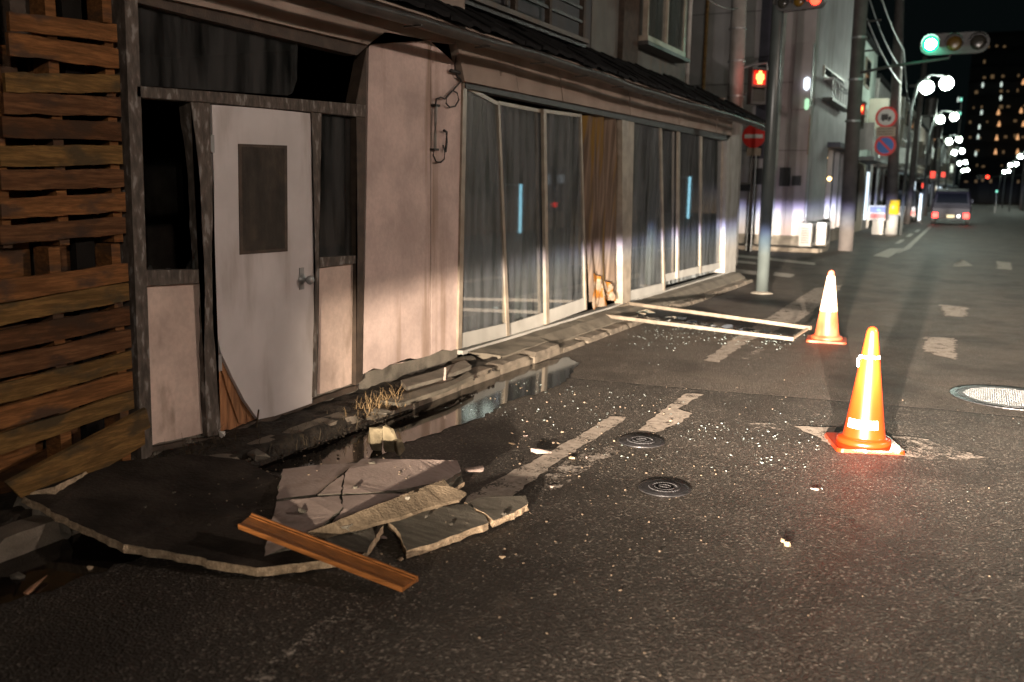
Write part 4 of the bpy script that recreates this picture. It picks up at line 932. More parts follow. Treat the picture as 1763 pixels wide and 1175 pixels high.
# near steel pole with the vehicle signal for the side street
np_ = pole('signal_pole', (-2.755, 13.6, -.02), (-2.78, 13.6, 6.0), .088, .080, steel_pole, 'grey-green steel signal pole on the kerb corner, nearest of the poles', cat='pole')
rel(shape('base_collar', lathe([(.16, 0), (.16, .012), (.095, .03)], 16, Matrix.Translation((-2.755, 13.6, 0))), conc, np_))
red_on = emis('red_lamp', (1, .035, .015), 8)
red_core = emis('red_core', (1, .35, .10), 22)
green_on = emis('green_lamp', (.01, 1, .40), 2.2)
green_core = emis('green_core', (.75, 1, .9), 40)
def signal(loc, rz, lit, label, s=1.0, pole_side=None, n_=3):
    t = thing('traffic_signal', loc, label, 'traffic light', rz=rz)
    # local: faces -Y, lenses spread along X, amber in the middle
    bm = bmesh.new(); L_ = .44*s; rr0 = .21*s; ring = []
    for k in range(13): a_ = R(-90+15*k); ring.append((L_+rr0*math.cos(a_), rr0*math.sin(a_)))
    for k in range(13): a_ = R(90+15*k); ring.append((-L_+rr0*math.cos(a_), rr0*math.sin(a_)))
    prism(bm, [(x, 0, z) for x, z in ring], (0, .12, 0))
    shape('housing', bm, sig_white, t)
    for k in range(3):
        x = (-.44+.44*k)*s; on = lit == k
        mm = (green_on, amber_off, red_on)[k] if on else (sig_dark, amber_off, sig_dark)[k]
        shape('lens', lathe([(.15*s, 0), (.13*s, .02), (.08*s, .035), (.01, .04)], 24, Matrix.Translation((x, -.005, 0)) @ Matrix.Rotation(R(90), 4, 'X')), mm, t, smooth_=True)
        bm = bmesh.new(); a0 = []
        for j in range(13):
            a_ = R(-20+220*j/12)
            a0.append([bm.verts.new(((x+.17*s*math.cos(a_)), yy_, .17*s*math.sin(a_)+.0)) for yy_ in (0, -.24*s)])
        for a, b_ in zip(a0, a0[1:]): bm.faces.new((a[0], a[1], b_[1], b_[0]))
        shape('hood', bm, sig_white, t)
    return t
signal([(-2.467,3.998)][0][:1] and ([(-2.467,3.998)][0][0], 13.45, [(-2.467,3.998)][0][1]), R(-12), 2, 'red three-lamp signal high on the near steel pole, cut by the top of the picture', .52)
rel(shape('signal_arm', tb([(-2.78, 13.6, 4.1), (-2.5, 13.58, 4.12)], .022, 8), sig_white, np_))
g_ = [(-0.935,4.907)][0]
sg = signal((g_[0], 24.5, g_[1]), 0, 0, 'green three-lamp signal hanging over the road on a curved arm', 1.13)
shape('lit_core', lathe([(.12, 0), (.10, .02), (.02, .03)], 24, Matrix.Translation((-.497, -.05, 0)) @ Matrix.Rotation(R(90), 4, 'X')), green_core, sg, smooth_=True)
gl_ = bpy.data.lights.new('green_signal_light', 'POINT'); gl_.energy = 32; gl_.color = (.1, 1, .55); gl_.shadow_soft_size = .12
o = bpy.data.objects.new('green_signal_light', gl_); C.objects.link(o); o.location = (g_[0]-.5, 24.15, g_[1])
# concrete pole on the far left corner with a pedestrian signal
cp = pole('concrete_pole', (-4.42, 18.5, 0), (-4.56, 18.5, 7.5), .16, .14, conc_pole, 'pale round concrete pole rising behind the end of the shop roof')
for z in (2.9, 3.25, 3.9, 4.5): rel(shape('band', lathe([(.168, z), (.168, z+.03)], 16, Matrix.Translation((-4.50+(4-z)*.0187, 18.5, 0))), zinc, cp))
rel(shape('bracket_arm', tb([(-4.48, 18.5, 3.75), (-4.2, 18.5, 3.84), (-3.92, 18.5, 3.86), (-3.90, 18.5, 3.72)], .025, 8), zinc, cp))
rel(shape('bracket_arm', tb([(-4.48, 18.5, 3.30), (-4.1, 18.5, 3.30)], .02, 8), zinc, cp))
ps = thing('pedestrian_signal', (-4.02, 18.42, 3.10), 'red pedestrian signal in a pale upright box bracketed to the concrete pole', 'traffic light', rz=R(38))
shape('housing', box(-.15, .15, 0, .20, 0, .68), sig_white, ps, bevel=.03)
rlz = shape('red_lens', box(-.12, .12, -.012, -.002, .36, .62), emis('red_lamp_glass', (1, .03, .01), .5), ps, bevel=.004)
fig = bmesh.new(); prism(fig, [(-.045, -.016, .37), (.045, -.016, .37), (.05, -.016, .43), (.085, -.016, .46), (.08, -.016, .55), (.03, -.016, .57), (.035, -.016, .60), (0, -.016, .62), (-.035, -.016, .60), (-.03, -.016, .57), (-.08, -.016, .55), (-.085, -.016, .46), (-.05, -.016, .43)], (0, -.006, 0))
shape('standing_figure', fig, emis('red_figure_glow', (1, .16, .04), 9), rlz)
shape('green_lens', box(-.12, .12, -.012, -.002, .05, .31), sig_dark, ps, bevel=.004)
for z0 in (.64, .33):
    bm = bmesh.new(); prism(bm, [(-.14, 0, z0), (-.14, -.17, z0-.03), (-.14, -.17, z0-.045), (-.14, 0, z0-.015)], (.28, 0, 0)); shape('hood', bm, sig_dark, ps)
ps2 = copy_tree(ps); q2 = [(-2.934,3.072)][0]; ps2.location = (q2[0]-.1, 25.6, q2[1]); ps2.rotation_euler = (0, 0, R(20)); ps2['label'] = 'red pedestrian signal peeping out from behind the thick utility pole'
rl = bpy.data.lights.new('red_signal_light', 'POINT'); rl.energy = 6; rl.color = (1, .06, .03); rl.shadow_soft_size = .1
o = bpy.data.objects.new('red_signal_light', rl); C.objects.link(o); o.location = (-3.95, 18.2, 3.6)

# round road signs
def disc(name, x, y, z, r, m, parent, th=.006, n_=28, rz=0):
    return rel(shape(name, lathe([(r, 0), (r, th), (r*.5, th+.001)], n_, Matrix.Translation((x, y, z)) @ Matrix.Rotation(rz, 4, 'Z') @ Matrix.Rotation(R(90), 4, 'X')), m, parent))
ne = thing('no_entry_sign', (-5.16, 23.2, 0), 'round red no-entry sign with a white bar on thin posts', 'road sign')
for dx in (0, .11): rel(shape('post', tb([(-5.16+dx, 23.25, 0), (-5.16+dx, 23.25, 3.15)], .025, 8), zinc, ne))
nex, nez = [(-5.120,2.770)][0]
disc('disc', nex, 23.19, nez, .28, sign_red, ne)
rel(shape('white_bar', box(nex-.22, nex+.22, 23.172, 23.182, nez-.045, nez+.045), white_p, ne))
q = [(-5.097,2.397)][0]; rel(shape('supplementary_plate', box(q[0]-.17, q[0]+.17, 23.18, 23.19, q[1]-.09, q[1]+.09), sign_buff, ne))
q = [(-5.330,1.545)][0]; rel(shape('control_box', box(q[0]-.2, q[0]+.2, 23.12, 23.24, q[1]-.09, q[1]+.07), black_m, ne))

# ---- corner building across the side street
wallw = mat('white_corner_wall', (.50, .48, .49), .7, var=.12, vs=2, stain=(.27, .22, .20), stain_s=(4, 4, .35), stain_lo=.52, stain_hi=.8)
wallp = mat('pinkish_panel_wall', (.44, .37, .37), .7, var=.12, vs=2, stain=(.24, .19, .16), stain_s=(4, 4, .35), stain_lo=.52, stain_hi=.8)
walld = mat('slate_dark_cladding', (.07, .07, .095), .7, var=.25, vs=3)
rust = mat('rust_streak', (.30, .15, .05), .8, var=.4, vs=9)
cb = thing('corner_building', (-6, 28, 0), 'white corner building across the side street with its foot brightly lit', 'building')
def Q(name, bm, m, parent=None, **k): return rel(shape(name, bm, m, parent or cb, **k))
Q('plinth', box(-12, -4.02, 24.93, 32.9, 0, .34), conc)
Q('side_wall', box(-12, -7.6, 25.0, 25.2, .34, 9), walld)
Q('side_wall', box(-7.59, -6.15, 25.01, 25.2, .34, 9), wallw)
Q('side_wall', box(-6.14, -5.25, 24.98, 25.2, .34, 9), wallw)
Q('side_wall', box(-5.24, -4.60, 25.0, 25.2, .34, 9), wallp)
Q('side_wall', box(-4.59, -4.12, 24.99, 25.2, .34, 9), wallp)
Q('dark_panel', box(-5.50, -5.12, 24.955, 24.975, 2.3, 9), walld)
for x in (-6.9, -4.9): Q('downpipe', tb([(x, 24.9, .3), (x, 24.9, 9)], .05, 8), rust if x < -6 else pipe_m)
for z in (2.5, 4.2, 6.0): Q('cladding_joint', box(-7.5, -4.15, 24.972, 24.978, z, z+.015), iron)
Q('front_wall', box(-4.30, -4.10, 25.2, 28.2, .34, 9), wallw)
Q('front_wall', box(-4.30, -4.12, 28.2, 33.0, 2.7, 9), wallw)
Q('rear_wall', box(-12, -4.3, 32.8, 33.0, .34, 9), walld)
Q('roof', box(-12, -4.0, 24.9, 33.05, 9, 9.15), tile_m)
Q('shopfront_recess', box(-5.2, -4.6, 28.3, 32.7, .34, 2.7), room_in)
for k in range(4): Q('shopfront_post', box(-4.3, -4.15, 28.22+k*1.4, 28.34+k*1.4, .0, 2.7), wallw)
warm_on = emis('warm_doorway_lamp', (1, .62, .22), 9)
Q('canopy', box(-4.3, -3.75, 28.0, 32.5, 2.72, 2.86), walld)
for sx, z in ((-4.35, 1.75), (-4.05, 1.85), (-4.2, 2.45)): Q('doorway_lamp', lathe([(.02, -.06), (.07, 0), (.02, .06)], 10, Matrix.Translation((sx, 28.9+sx*.1, z))), warm_on)
wq = [(26.360,4.780), (30.145,4.965), (30.415,4.484), (26.587,4.298)]
y0, y1 = wq[0][0], wq[1][0]; z0, z1 = wq[2][1], wq[0][1]
wn = Q('window', box(-4.16, -4.06, y0, y1, z0, z1), alu)
glx = glass_mat('far_window_glass', .5, dcol=(.05, .06, .06), refl=1.5)
for k in range(3):
    yy = y0+.06+k*(y1-y0-.12)/3; rel(shape('pane', box(-4.058, -4.05, yy+.03, yy+(y1-y0-.12)/3-.03, z0+.06, z1-.06), glx, wn))
Q('window_ledge', box(-4.06, -3.80, y0-.1, y1+.2, z0-.10, z0-.04), wallw)
for k in range(8): Q('ledge_rail', box(-3.84, -3.82, y0+k*(y1-y0)/7, y0+.03+k*(y1-y0)/7, z0-.55, z0-.10), zinc)
Q('ledge_tray', box(-4.06, -3.80, y0-.1, y1+.2, z0-.62, z0-.55), iron)
ss = thing('projecting_sign', (-3.95, 25.0, 3.2), 'narrow upright sign box fixed to the corner of the white building', 'sign')
sq = [(-4.572,5.161), (-4.151,3.530)]
rel(shape('box', box(sq[0][0], sq[1][0], 24.85, 25.05+.02, sq[1][1], sq[0][1]), wallp, ss))
rel(shape('edge_plate', box(sq[1][0], sq[1][0]+.03, 24.86, 25.05, sq[1][1]+.05, sq[0][1]-.05), zinc, ss))
white_on = emis('white_tube', (.85, .95, 1), 4)
for (px, py, h) in ((1388,147,.14),):
    pass
q = [(-4.253,4.139)][0]; rel(shape('sign_glint', lathe([(.02, -.16), (.075, -.10), (.075, .12), (.02, .16)], 10, Matrix.Translation((q[0]+.02, 24.80, q[1]))), emis('cool_sign_glint', (.8, .9, 1), 2.2), ss))  # glowing shape stands in for a white reflection on the sign
q = [(-4.220,3.641)][0]; rel(shape('sign_glint', lathe([(.02, -.14), (.055, -.10), (.055, .10), (.02, .14)], 10, Matrix.Translation((q[0]+.02, 24.80, q[1]))), emis('green_sign_glint', (.5, .9, .55), 1.1), ss))  # green reflection on the sign, put in as a glowing shape
Q('rust_streak', box(-4.135, -4.118, 24.966, 24.986, 2.4, 3.4), rust)
for (a, b_) in (((1345, 290), (1359, 320)), ((1365, 303), (1377, 320))):
    pass
mb1 = [(-4.764,2.069), (-4.514,1.600)]; mb2 = [(-4.444,1.866), (-4.239,1.618)]; mb3 = [(-5.416,2.050), (-5.151,1.635)]
for k, (mb, lb) in enumerate(((mb1, 'taller dark meter box on the side wall right of the steel pole'), (mb2, 'small dark meter box on the side wall, right of the taller one'), (mb3, 'dark meter box on the side wall just left of the steel pole'))):
    o = shape('meter_box', box(mb[0][0], mb[1][0], 24.80, 24.955, mb[1][1], mb[0][1]), black_m, bevel=.01); tag(o, lb, 'meter box', 'meter boxes on the corner building')
ac_m = mat('white_ac_casing', (.30, .30, .29), .5, var=.08)
def ac(x, y, label):
    t = thing('air_conditioner', (x, y, .02), label, 'air conditioner', 'outdoor units at the corner')
    rel(shape('casing', box(x-.15, x+.15, y, y+.78, .10, .68), ac_m, t, bevel=.015)); rel(shape('feet', box(x-.17, x+.17, y+.05, y+.7, 0, .098), conc, t))
    rel(shape('fan_grille', lathe([(.22, 0), (.22, .012), (.05, .016)], 20, Matrix.Translation((x+.152, y+.35, .40)) @ Matrix.Rotation(R(90), 4, 'Y')), iron, t))
    for k in range(7): rel(shape('side_louvre', box(x-.10, x+.10, y-.008, y-.002, .18+k*.06, .20+k*.06), iron, t))
ac(-3.98, 24.55, 'white air conditioner unit at the corner of the white building, nearer one'); ac(-3.78, 25.6, 'second white air conditioner unit behind the first at the corner')
kb = tag(shape('side_kerb', box(-9, -3.5, 23.6, 23.9, 0, .10), kerb_m, bevel=.02), kind='structure')
tag(shape('corner_footpath', box(-9, -3.45, 23.9, 24.9, 0, .085), walk_m), kind='structure')

# ---- utility poles
dark_pole = mat('weathered_pole_concrete', (.095, .085, .08), .8, var=.2, vs=4)
up2 = pole('utility_pole', (-3.05, 25.07, 0), (-3.16, 25.07, 9.5), .185, .15, dark_pole, 'thick utility pole standing right in front of the white corner building', 'utility poles')
for z, L_ in ((5.6, .5), (4.9, .45)):
    rel(shape('bracket', tb([(-3.12, 25.07, z), (-3.12+L_, 25.07, z+.02)], .022, 8), iron, up2))
for z in (3.2, 4.2, 5.2, 6.2): rel(shape('band', lathe([(.19, z), (.19, z+.05)], 16, Matrix.Translation((-3.10, 25.07, 0))), zinc, up2))
a_ = [(-3.12, 25.0, 5.15)]; gx_, gz_ = g_[0], g_[1]
rel(shape('signal_arm', tb([(-3.14, 25.0, gz_-.55), (-2.3, 24.8, gz_-.42), (-1.5, 24.7, gz_-.35), (gx_-.1, 24.66, gz_-.30), (gx_-.02, 24.66, gz_-.1)], .035, 8), sig_white, up2))
b3 = [(-2.837,35.405,0.000)][0]; t3 = [(-3.164,7.964)][0]
up3 = pole('utility_pole', (b3[0], b3[1], 0), (t3[0], b3[1], t3[1]), .20, .15, dark_pole, 'utility pole with a yellow wrap low down and two round signs', 'utility poles')
ya = [(-2.954,1.233)][0][1]; yb = [(-2.916,0.752)][0][1]
rel(shape('yellow_wrap', lathe([(.215, yb), (.21, ya)], 16, Matrix.Translation((b3[0]+.01, b3[1], 0))), yellow_m, up3, smooth_=True))
rel(shape('white_wrap', lathe([(.212, .05), (.212, yb-.02)], 16, Matrix.Translation((b3[0]+.005, b3[1], 0))), ac_m, up3, smooth_=True))
rs = thing('road_sign', ([(-3.240,4.040)][0][0], 34.9, 3.9), 'round white sign with a red rim and a dark lorry shape, topmost on the pole', 'road sign')
cx, cz = [(-3.240,4.040)][0]; r0 = .355
disc('red_rim', cx, 34.9, cz, r0, sign_red, rs); disc('white_face', cx, 34.89, cz, r0*.78, white_p, rs)
rel(shape('lorry_mark', box(cx-.16, cx+.06, 34.872, 34.880, cz-.10, cz+.10), iron, rs)); rel(shape('lorry_mark', box(cx+.07, cx+.16, 34.872, 34.880, cz-.10, cz+.02), iron, rs))
for q in (-.09, .09): rel(shape('lorry_mark', box(cx+q-.03, cx+q+.03, 34.872, 34.880, cz-.14, cz-.10), iron, rs))
pp_ = [(-3.532,3.714), (-2.912,3.396)]
sp_ = thing('plate_sign', (pp_[0][0], 34.9, 3.4), 'buff rectangular plate between the two round signs', 'road sign')
rel(shape('plate', box(pp_[0][0], pp_[1][0], 34.88, 34.90, pp_[1][1], pp_[0][1]), sign_buff, sp_))
for k in (0, 1, 2): rel(shape('print_line', box(pp_[0][0]+.06, pp_[1][0]-.06, 34.872, 34.878, pp_[1][1]+.06+k*.09, pp_[1][1]+.08+k*.09), brown_wood, sp_))
rn = thing('no_parking_sign', ([(-3.203,3.085)][0][0], 34.9, 2.9), 'round blue sign with a red rim and red diagonal stroke', 'road sign')
cx, cz = [(-3.203,3.085)][0]
disc('red_rim', cx, 34.9, cz, r0, sign_red, rn); disc('blue_face', cx, 34.89, cz, r0*.76, sign_blue, rn)
Mx = Matrix.Translation((cx, 34.876, cz)) @ Matrix.Rotation(R(45), 4, 'Y')
rel(shape('red_stroke', box(-r0*.78, r0*.78, -.003, .003, -.035, .035, Mx), sign_red, rn))
# thin pale post and others
x_, = [(-3.565,36.928,0.000)]; pole('thin_pole', (x_[0], x_[1], 0), (x_[0]-.02, x_[1], 3.6), .055, .05, zinc, 'thin pale metal post behind the standing board')
# standing board
bx, = [(-3.318,36.019,0.000)]
sb_ = thing('standing_board', (bx[0], bx[1], 0), 'white standing board, upper half blue and lower half red, on a white foot', 'sign')
bq = [(-3.703,1.035), (-2.992,0.508)]
rel(shape('board', box(bq[0][0], bq[1][0], bx[1]-.05, bx[1], bq[1][1], bq[0][1]), ac_m, sb_, bevel=.02))
hw = bq[1][0]-bq[0][0]; hh_ = bq[0][1]-bq[1][1]; X0, Z0 = bq[0][0], bq[1][1]; yf = bx[1]-.056
rel(shape('blue_panel', box(X0+.08*hw, X0+.92*hw, yf, yf+.004, Z0+.52*hh_, Z0+.90*hh_), board_blue, sb_))
rel(shape('red_panel', box(X0+.10*hw, X0+.90*hw, yf, yf+.004, Z0+.12*hh_, Z0+.44*hh_), board_red, sb_))
rel(shape('car_mark', box(X0+.40*hw, X0+.62*hw, yf-.004, yf-.001, Z0+.62*hh_, Z0+.72*hh_), sign_blue, sb_)); rel(shape('car_mark', box(X0+.45*hw, X0+.56*hw, yf-.004, yf-.001, Z0+.72*hh_+.003, Z0+.80*hh_), sign_blue, sb_))
rel(shape('foot', box(bx[0]-.20, bx[0]+.17, bx[1]-.03, bx[1]+.2, 0, Z0-.01), ac_m, sb_, bevel=.02))

# ---- row of buildings down the left side
rb = random.Random(12)
fac = [mat('facade_%s' % n_, c, .75, var=.2, vs=1.5, stain=tuple(q*.5 for q in c), stain_s=(2, 2, .3), stain_lo=.5, stain_hi=.8)
       for n_, c in (('white', (.50, .50, .48)), ('cream', (.36, .33, .27)), ('grey', (.22, .23, .23)), ('brown', (.17, .13, .10)), ('pale_green', (.34, .40, .36)))]
lit = [emis('cool_shop_light', (.75, .9, 1), 1.6), emis('warm_shop_light', (1, .8, .5), 1.2), emis('red_sign_light', (1, .08, .05), 1.6)]
B = [(33.2, 39.5, 6.7, 4, 'pale greenish-white building just past the corner building'), (39.7, 46, 5.9, 0, 'white building behind the pole with the round signs'),
     (46.2, 55, 5.2, 2, 'grey low building beside the parked dark car'), (55.3, 66, 6.6, 1, 'cream building halfway down the left side'),
     (66.3, 80, 6.0, 3, 'brown building down the street on the left'), (80.3, 96, 7.5, 0, 'distant white building on the left side'),
     (96.4, 118, 6.5, 2, 'distant grey building on the left side'), (118.4, 150, 8, 1, 'farthest cream building on the left side')]
for (ya_, yb_, h_, mi, lb) in B:
    dx = -(ya_-33)*.006 if ya_ < 60 else -.1; xf = -4.15+dx+rb.uniform(-.08, .08)
    t = thing('street_building', (xf-2, ya_, 0), lb, 'building', 'buildings down the left side of the street')
    rel(shape('wall', box(xf-8, xf, ya_, yb_, 2.7, h_), fac[mi], t)); rel(shape('ground_floor', box(xf-8, xf-.12, ya_, yb_, .0, 2.698), fac[(mi+2) % 5], t))
    rel(shape('roof', box(xf-8.1, xf+.15, ya_-.05, yb_+.05, h_+.002, h_+.16), tile_m, t))
    n_ = int((yb_-ya_)/2.1)
    for k in range(n_):
        yy = ya_+.5+k*2.1
        for z in ((3.3, 4.5),) + (((5.2, 6.2),) if h_ > 6.5 else ()):
            wn = rel(shape('window', box(xf, xf+.05, yy, yy+1.4, z[0], z[1]), alu, t)); rel(shape('pane', box(xf+.052, xf+.058, yy+.07, yy+1.33, z[0]+.07, z[1]-.07), glx, wn))
        m_ = lit[rb.choice((0, 0, 1))] if rb.random() < .28 else room_in
        rel(shape('shop_window', box(xf-.118, xf-.08, yy, yy+1.5, .4, 2.3), m_, t))
    rel(shape('awning', box(xf, xf+.75, ya_+.6, yb_-.8, 2.55, 2.68), fac[(mi+3) % 5], t))
    for k in range(2):
        yy = rb.uniform(ya_+.4, yb_-.6); z = rb.uniform(2.9, 4.2)
        s_ = rel(shape('hanging_sign', box(xf, xf+rb.uniform(.5, .8), yy, yy+.14, z, z+rb.uniform(.7, 1.5)), (fac[0], fac[1], fac[4])[k % 3], t))
    rel(shape('drainpipe', tb([(xf+.06, ya_+.3, .1), (xf+.06, ya_+.3, h_)], .05, 8), pipe_m, t))
# lit signs in the distance
for (px, py, y_, w_, hh, mm, lb) in ((1606,301,62,.16,.22,2,'small red lit sign on the left, nearer of the distant pair'), (1624,301,78,.15,.2,2,'smaller red lit sign right of the other one'), (1590,320,55,.10,.14,2,'tiny red lamp low on the left beside the van'), (1586,357,52,.13,.75,0,'white lit upright tube at ground level left of the van')):
    x_, z_ = {(1606,301): [(-2.885,2.635)][0], (1624,301): [(-2.910,2.948)][0], (1590,320): [(-2.966,1.916)][0], (1586,357): [(-2.824,0.812)][0]}[(px, py)]
    t = thing('lit_sign', (x_, y_, z_), lb, 'lit sign')
    rel(shape('case', box(x_-w_, x_+w_, y_+.01, y_+.12, z_-hh, z_+hh), iron, t)); rel(shape('lit_face', box(x_-w_*.85, x_+w_*.85, y_-.02, y_+.005, z_-hh*.9, z_+hh*.9), lit[mm], t))
# more poles further along
for k, (px, py, L_, topx, ri) in enumerate(((1545,392,7.5,1560,.13), (1570,388,6.5,1578,.12), (1583,380,7.5,1588,.13), (1597,372,7.5,1600,.13), (1608,366,8,1610,.13))):
    pass
for k, (bxy, lb) in enumerate((([(-3.034,50.304,0.000)][0], 'thin brown pole beside the parked dark car'), ([(-3.552,70.355,0.000)][0], 'dark pole left of the van'), ([(-3.958,87.739,0.000)][0], 'distant pole behind the van'), ([(3.540,112.879,0.000)][0], 'lone distant pole at the right edge of the street'))):
    t = pole('utility_pole', (bxy[0]-.3*(k == 0), bxy[1], 0), (bxy[0]-.1, bxy[1], 8.0), .15, .12, dark_pole, lb, 'utility poles')
    if k in (0, 1):
        rel(shape('transformer', lathe([(.02, 5.2), (.28, 5.22), (.28, 6.0), (.02, 6.1)], 14, Matrix.Translation((bxy[0]+.35, bxy[1], 0))), iron, t))
        rel(shape('cross_arm', box(bxy[0]-.7, bxy[0]+.9, bxy[1]-.05, bxy[1]+.05, 6.6, 6.7), iron, t))
# overhead wires
def wire(p0, p1, sag, label, r=.014):
    pts = [Vector(p0).lerp(Vector(p1), i/16)-Vector((0, 0, sag*4*(i/16)*(1-i/16))) for i in range(17)]
    return tag(shape('overhead_wire', tb(pts, r, 5), zinc, smooth_=True), label, 'wire', 'overhead wires along the left side')
wire((-3.1, 25.07, 7.4), (-2.9, 35.4, 6.3), .25, 'uppermost wire from the corner pole to the pole with round signs'); wire((-3.1, 25.07, 6.6), (-2.9, 35.4, 5.7), .3, 'middle wire between the corner pole and the next pole'); wire((-3.1, 25.07, 6.0), (-2.9, 35.4, 5.2), .2, 'lowest wire between the corner pole and the next pole', .018)
wire((-2.9, 35.4, 6.3), (-4.0, 56, 6.2), .4, 'wire running on from the pole with round signs down the street'); wire((-4.5, 18.5, 6.2), (-3.1, 25.07, 6.9), .2, 'wire from the round concrete pole to the corner pole'); wire((-4.15, 13.9, 4.5), (-4.5, 18.5, 4.9), .15, 'wire from the shop roof to the round concrete pole', .01)

# ---- twin globe street lamps
globe_on = emis('lit_globe', (.86, 1, .86), 150)
lamp_pole_m = mat('lamp_post_paint', (.10, .11, .11), .4, metal=.3, var=.1)
def globe_lamp(loc, rz, label, gr=.20):
    t = thing('street_lamp', loc, label, 'street lamp', 'twin-globe street lamps', rz)
    shape('post', tb([(-.75, 0, 0), (-.75, 0, 4.4), (-.6, 0, 5.2), (-.25, 0, 5.5)], .06, 10), lamp_pole_m, t, smooth_=True)
    shape('arm', tb([(-.6, 0, 5.3), (-.2, 0, 5.52), (.3, .0, 5.45)], .025, 8), lamp_pole_m, t, smooth_=True)
    for gx0, gy0 in ((-.30, 0), (.30, .0)):
        bm = bmesh.new(); bmesh.ops.create_icosphere(bm, subdivisions=3, radius=gr)
        bmesh.ops.translate(bm, vec=(gx0, gy0, 5.15+gx0*.2), verts=bm.verts)
        g0_ = shape('globe', bm, globe_on, t, smooth_=True)
        shape('cap', lathe([(.02, 5.15+gx0*.2+gr+.10), (.08, 5.15+gx0*.2+gr+.04), (.10, 5.15+gx0*.2+gr-.02)], 12, Matrix.Translation((gx0, gy0, 0))), lamp_pole_m, g0_)
    return t
Lp = [(-1.8, 35.95), (-1.96, 51.2), (-2.2, 72), (-2.37, 91), (-2.63, 121.7), (-2.92, 158)]
names = ['nearest', 'second', 'third', 'fourth', 'fifth', 'farthest']
l0 = globe_lamp((-1.8, 35.95, 0), 0, 'nearest twin-globe street lamp of the left row, below the green signal', .215)
proto = None
for i, (x_, y_) in enumerate(Lp):
    if i == 0: continue
    if proto is None: proto = globe_lamp((x_, y_, 0), 0, '', .18); o = proto
    else:
        o = copy_tree(proto); o.location = (x_, y_, 0)
    o['label'] = '%s twin-globe street lamp of the left row' % names[i]
for i, (x_, y_) in enumerate(((2.96, 100.3), (2.76, 127.6), (2.69, 163.5))):
    o = copy_tree(proto); o.location = (x_, y_, 0); o.scale = (1, 1, 1)
    o['label'] = '%s twin-globe street lamp of the right row in view' % names[i]
# the same row continues out of the frame: the lamp on the far kerb that lights the shop front
o = copy_tree(l0); o.location = (9.9, 7.5, 0); o['label'] = 'street lamp on the right kerb opposite the shop'
def pl(x, y, z, e, c, s=.25):
    l = bpy.data.lights.new('street_lamp_light', 'POINT'); l.energy = e; l.color = c; l.shadow_soft_size = s
    q = bpy.data.objects.new('street_lamp_light', l); C.objects.link(q); q.location = (x, y, z)
pl(9.1, 7.5, 5.2, 1750, (1, .73, .60), .10)
o = copy_tree(l0); o.location = (9.9, -8.2, 0); o['label'] = 'street lamp on the right kerb behind the camera'
pl(9.1, -8.2, 5.2, 1600, (1, .74, .60), .10)
o = copy_tree(l0); o.location = (5.6, 23.5, 0); o['label'] = 'added street lamp out of view that brightens the corner building'
pl(4.9, 23.5, 4.6, 230, (.9, .95, 1), .10)  # unseen light added to brighten the corner building

# ---- apartment tower with corridor lights
tw = thing('apartment_tower', (6, 200, 0), 'distant apartment tower with rows of small orange and white corridor lights', 'building')
twm = mat('tower_wall', (.02, .022, .025), .8, var=.15, vs=.3)
rel(shape('wall', box(-4.5, 34, 201, 214, 0, 31), twm, tw)); rel(shape('roof', box(-5, 34.4, 200.8, 214.2, 31.01, 31.5), twm, tw))
for k in range(11): rel(shape('gallery_slab', box(-4.6, 34, 199.6, 200.99, 2.9+k*2.75, 3.15+k*2.75), twm, tw))
wl = emis('white_corridor_lamp', (.85, 1, .9), .8); ol = emis('orange_corridor_lamp', (1, .50, .22), .9)
spots = [(-2.116,21.796), (0.971,21.802), (1.096,19.391), (-1.866,16.820), (-2.020,14.160), (-2.055,12.342), (-2.172,9.226), (-6.024,19.256), (-6.001,16.685)]
for p_ in spots: rel(shape('corridor_lamp', lathe([(.05, -.45), (.16, -.35), (.20, .1), (.05, .5)], 8, Matrix.Translation((p_[0], 199.4, p_[1]))), wl, tw))
spots = [(0.952,16.765), (1.242,14.648), (1.087,12.104), (1.127,9.546), (4.650,17.007), (4.534,12.183), (4.781,9.542), (4.548,22.102), (5.255,14.592)]
for p_ in spots: rel(shape('corridor_lamp', lathe([(.1, -.45), (.30, -.35), (.18, .15), (.05, .6)], 8, Matrix.Translation((p_[0], 199.4, p_[1]))), ol, tw))
dim = emis('dim_window_lamp', (1, .62, .30), .10); rw = random.Random(9)
for k in range(10):
    for j in range(9):
        if rw.random() < .55:
            x_ = -3.6+j*1.45+rw.uniform(-.3, .3); z_ = 4.9+k*2.75+rw.uniform(-.2, .2)
            rel(shape('window_light', box(x_, x_+rw.uniform(.25, .6), 200.90, 200.98, z_-.9, z_-.9+rw.uniform(.3, .7)), (dim, wl, ol)[0], tw))
for k in range(8):
    for j in range(5): rel(shape('corridor_lamp', lathe([(.1, -.4), (.3, -.3), (.05, .5)], 8, Matrix.Translation((9.5+j*5.2, 199.4, 5.0+k*2.75))), ol if (k+j) % 3 else wl, tw))
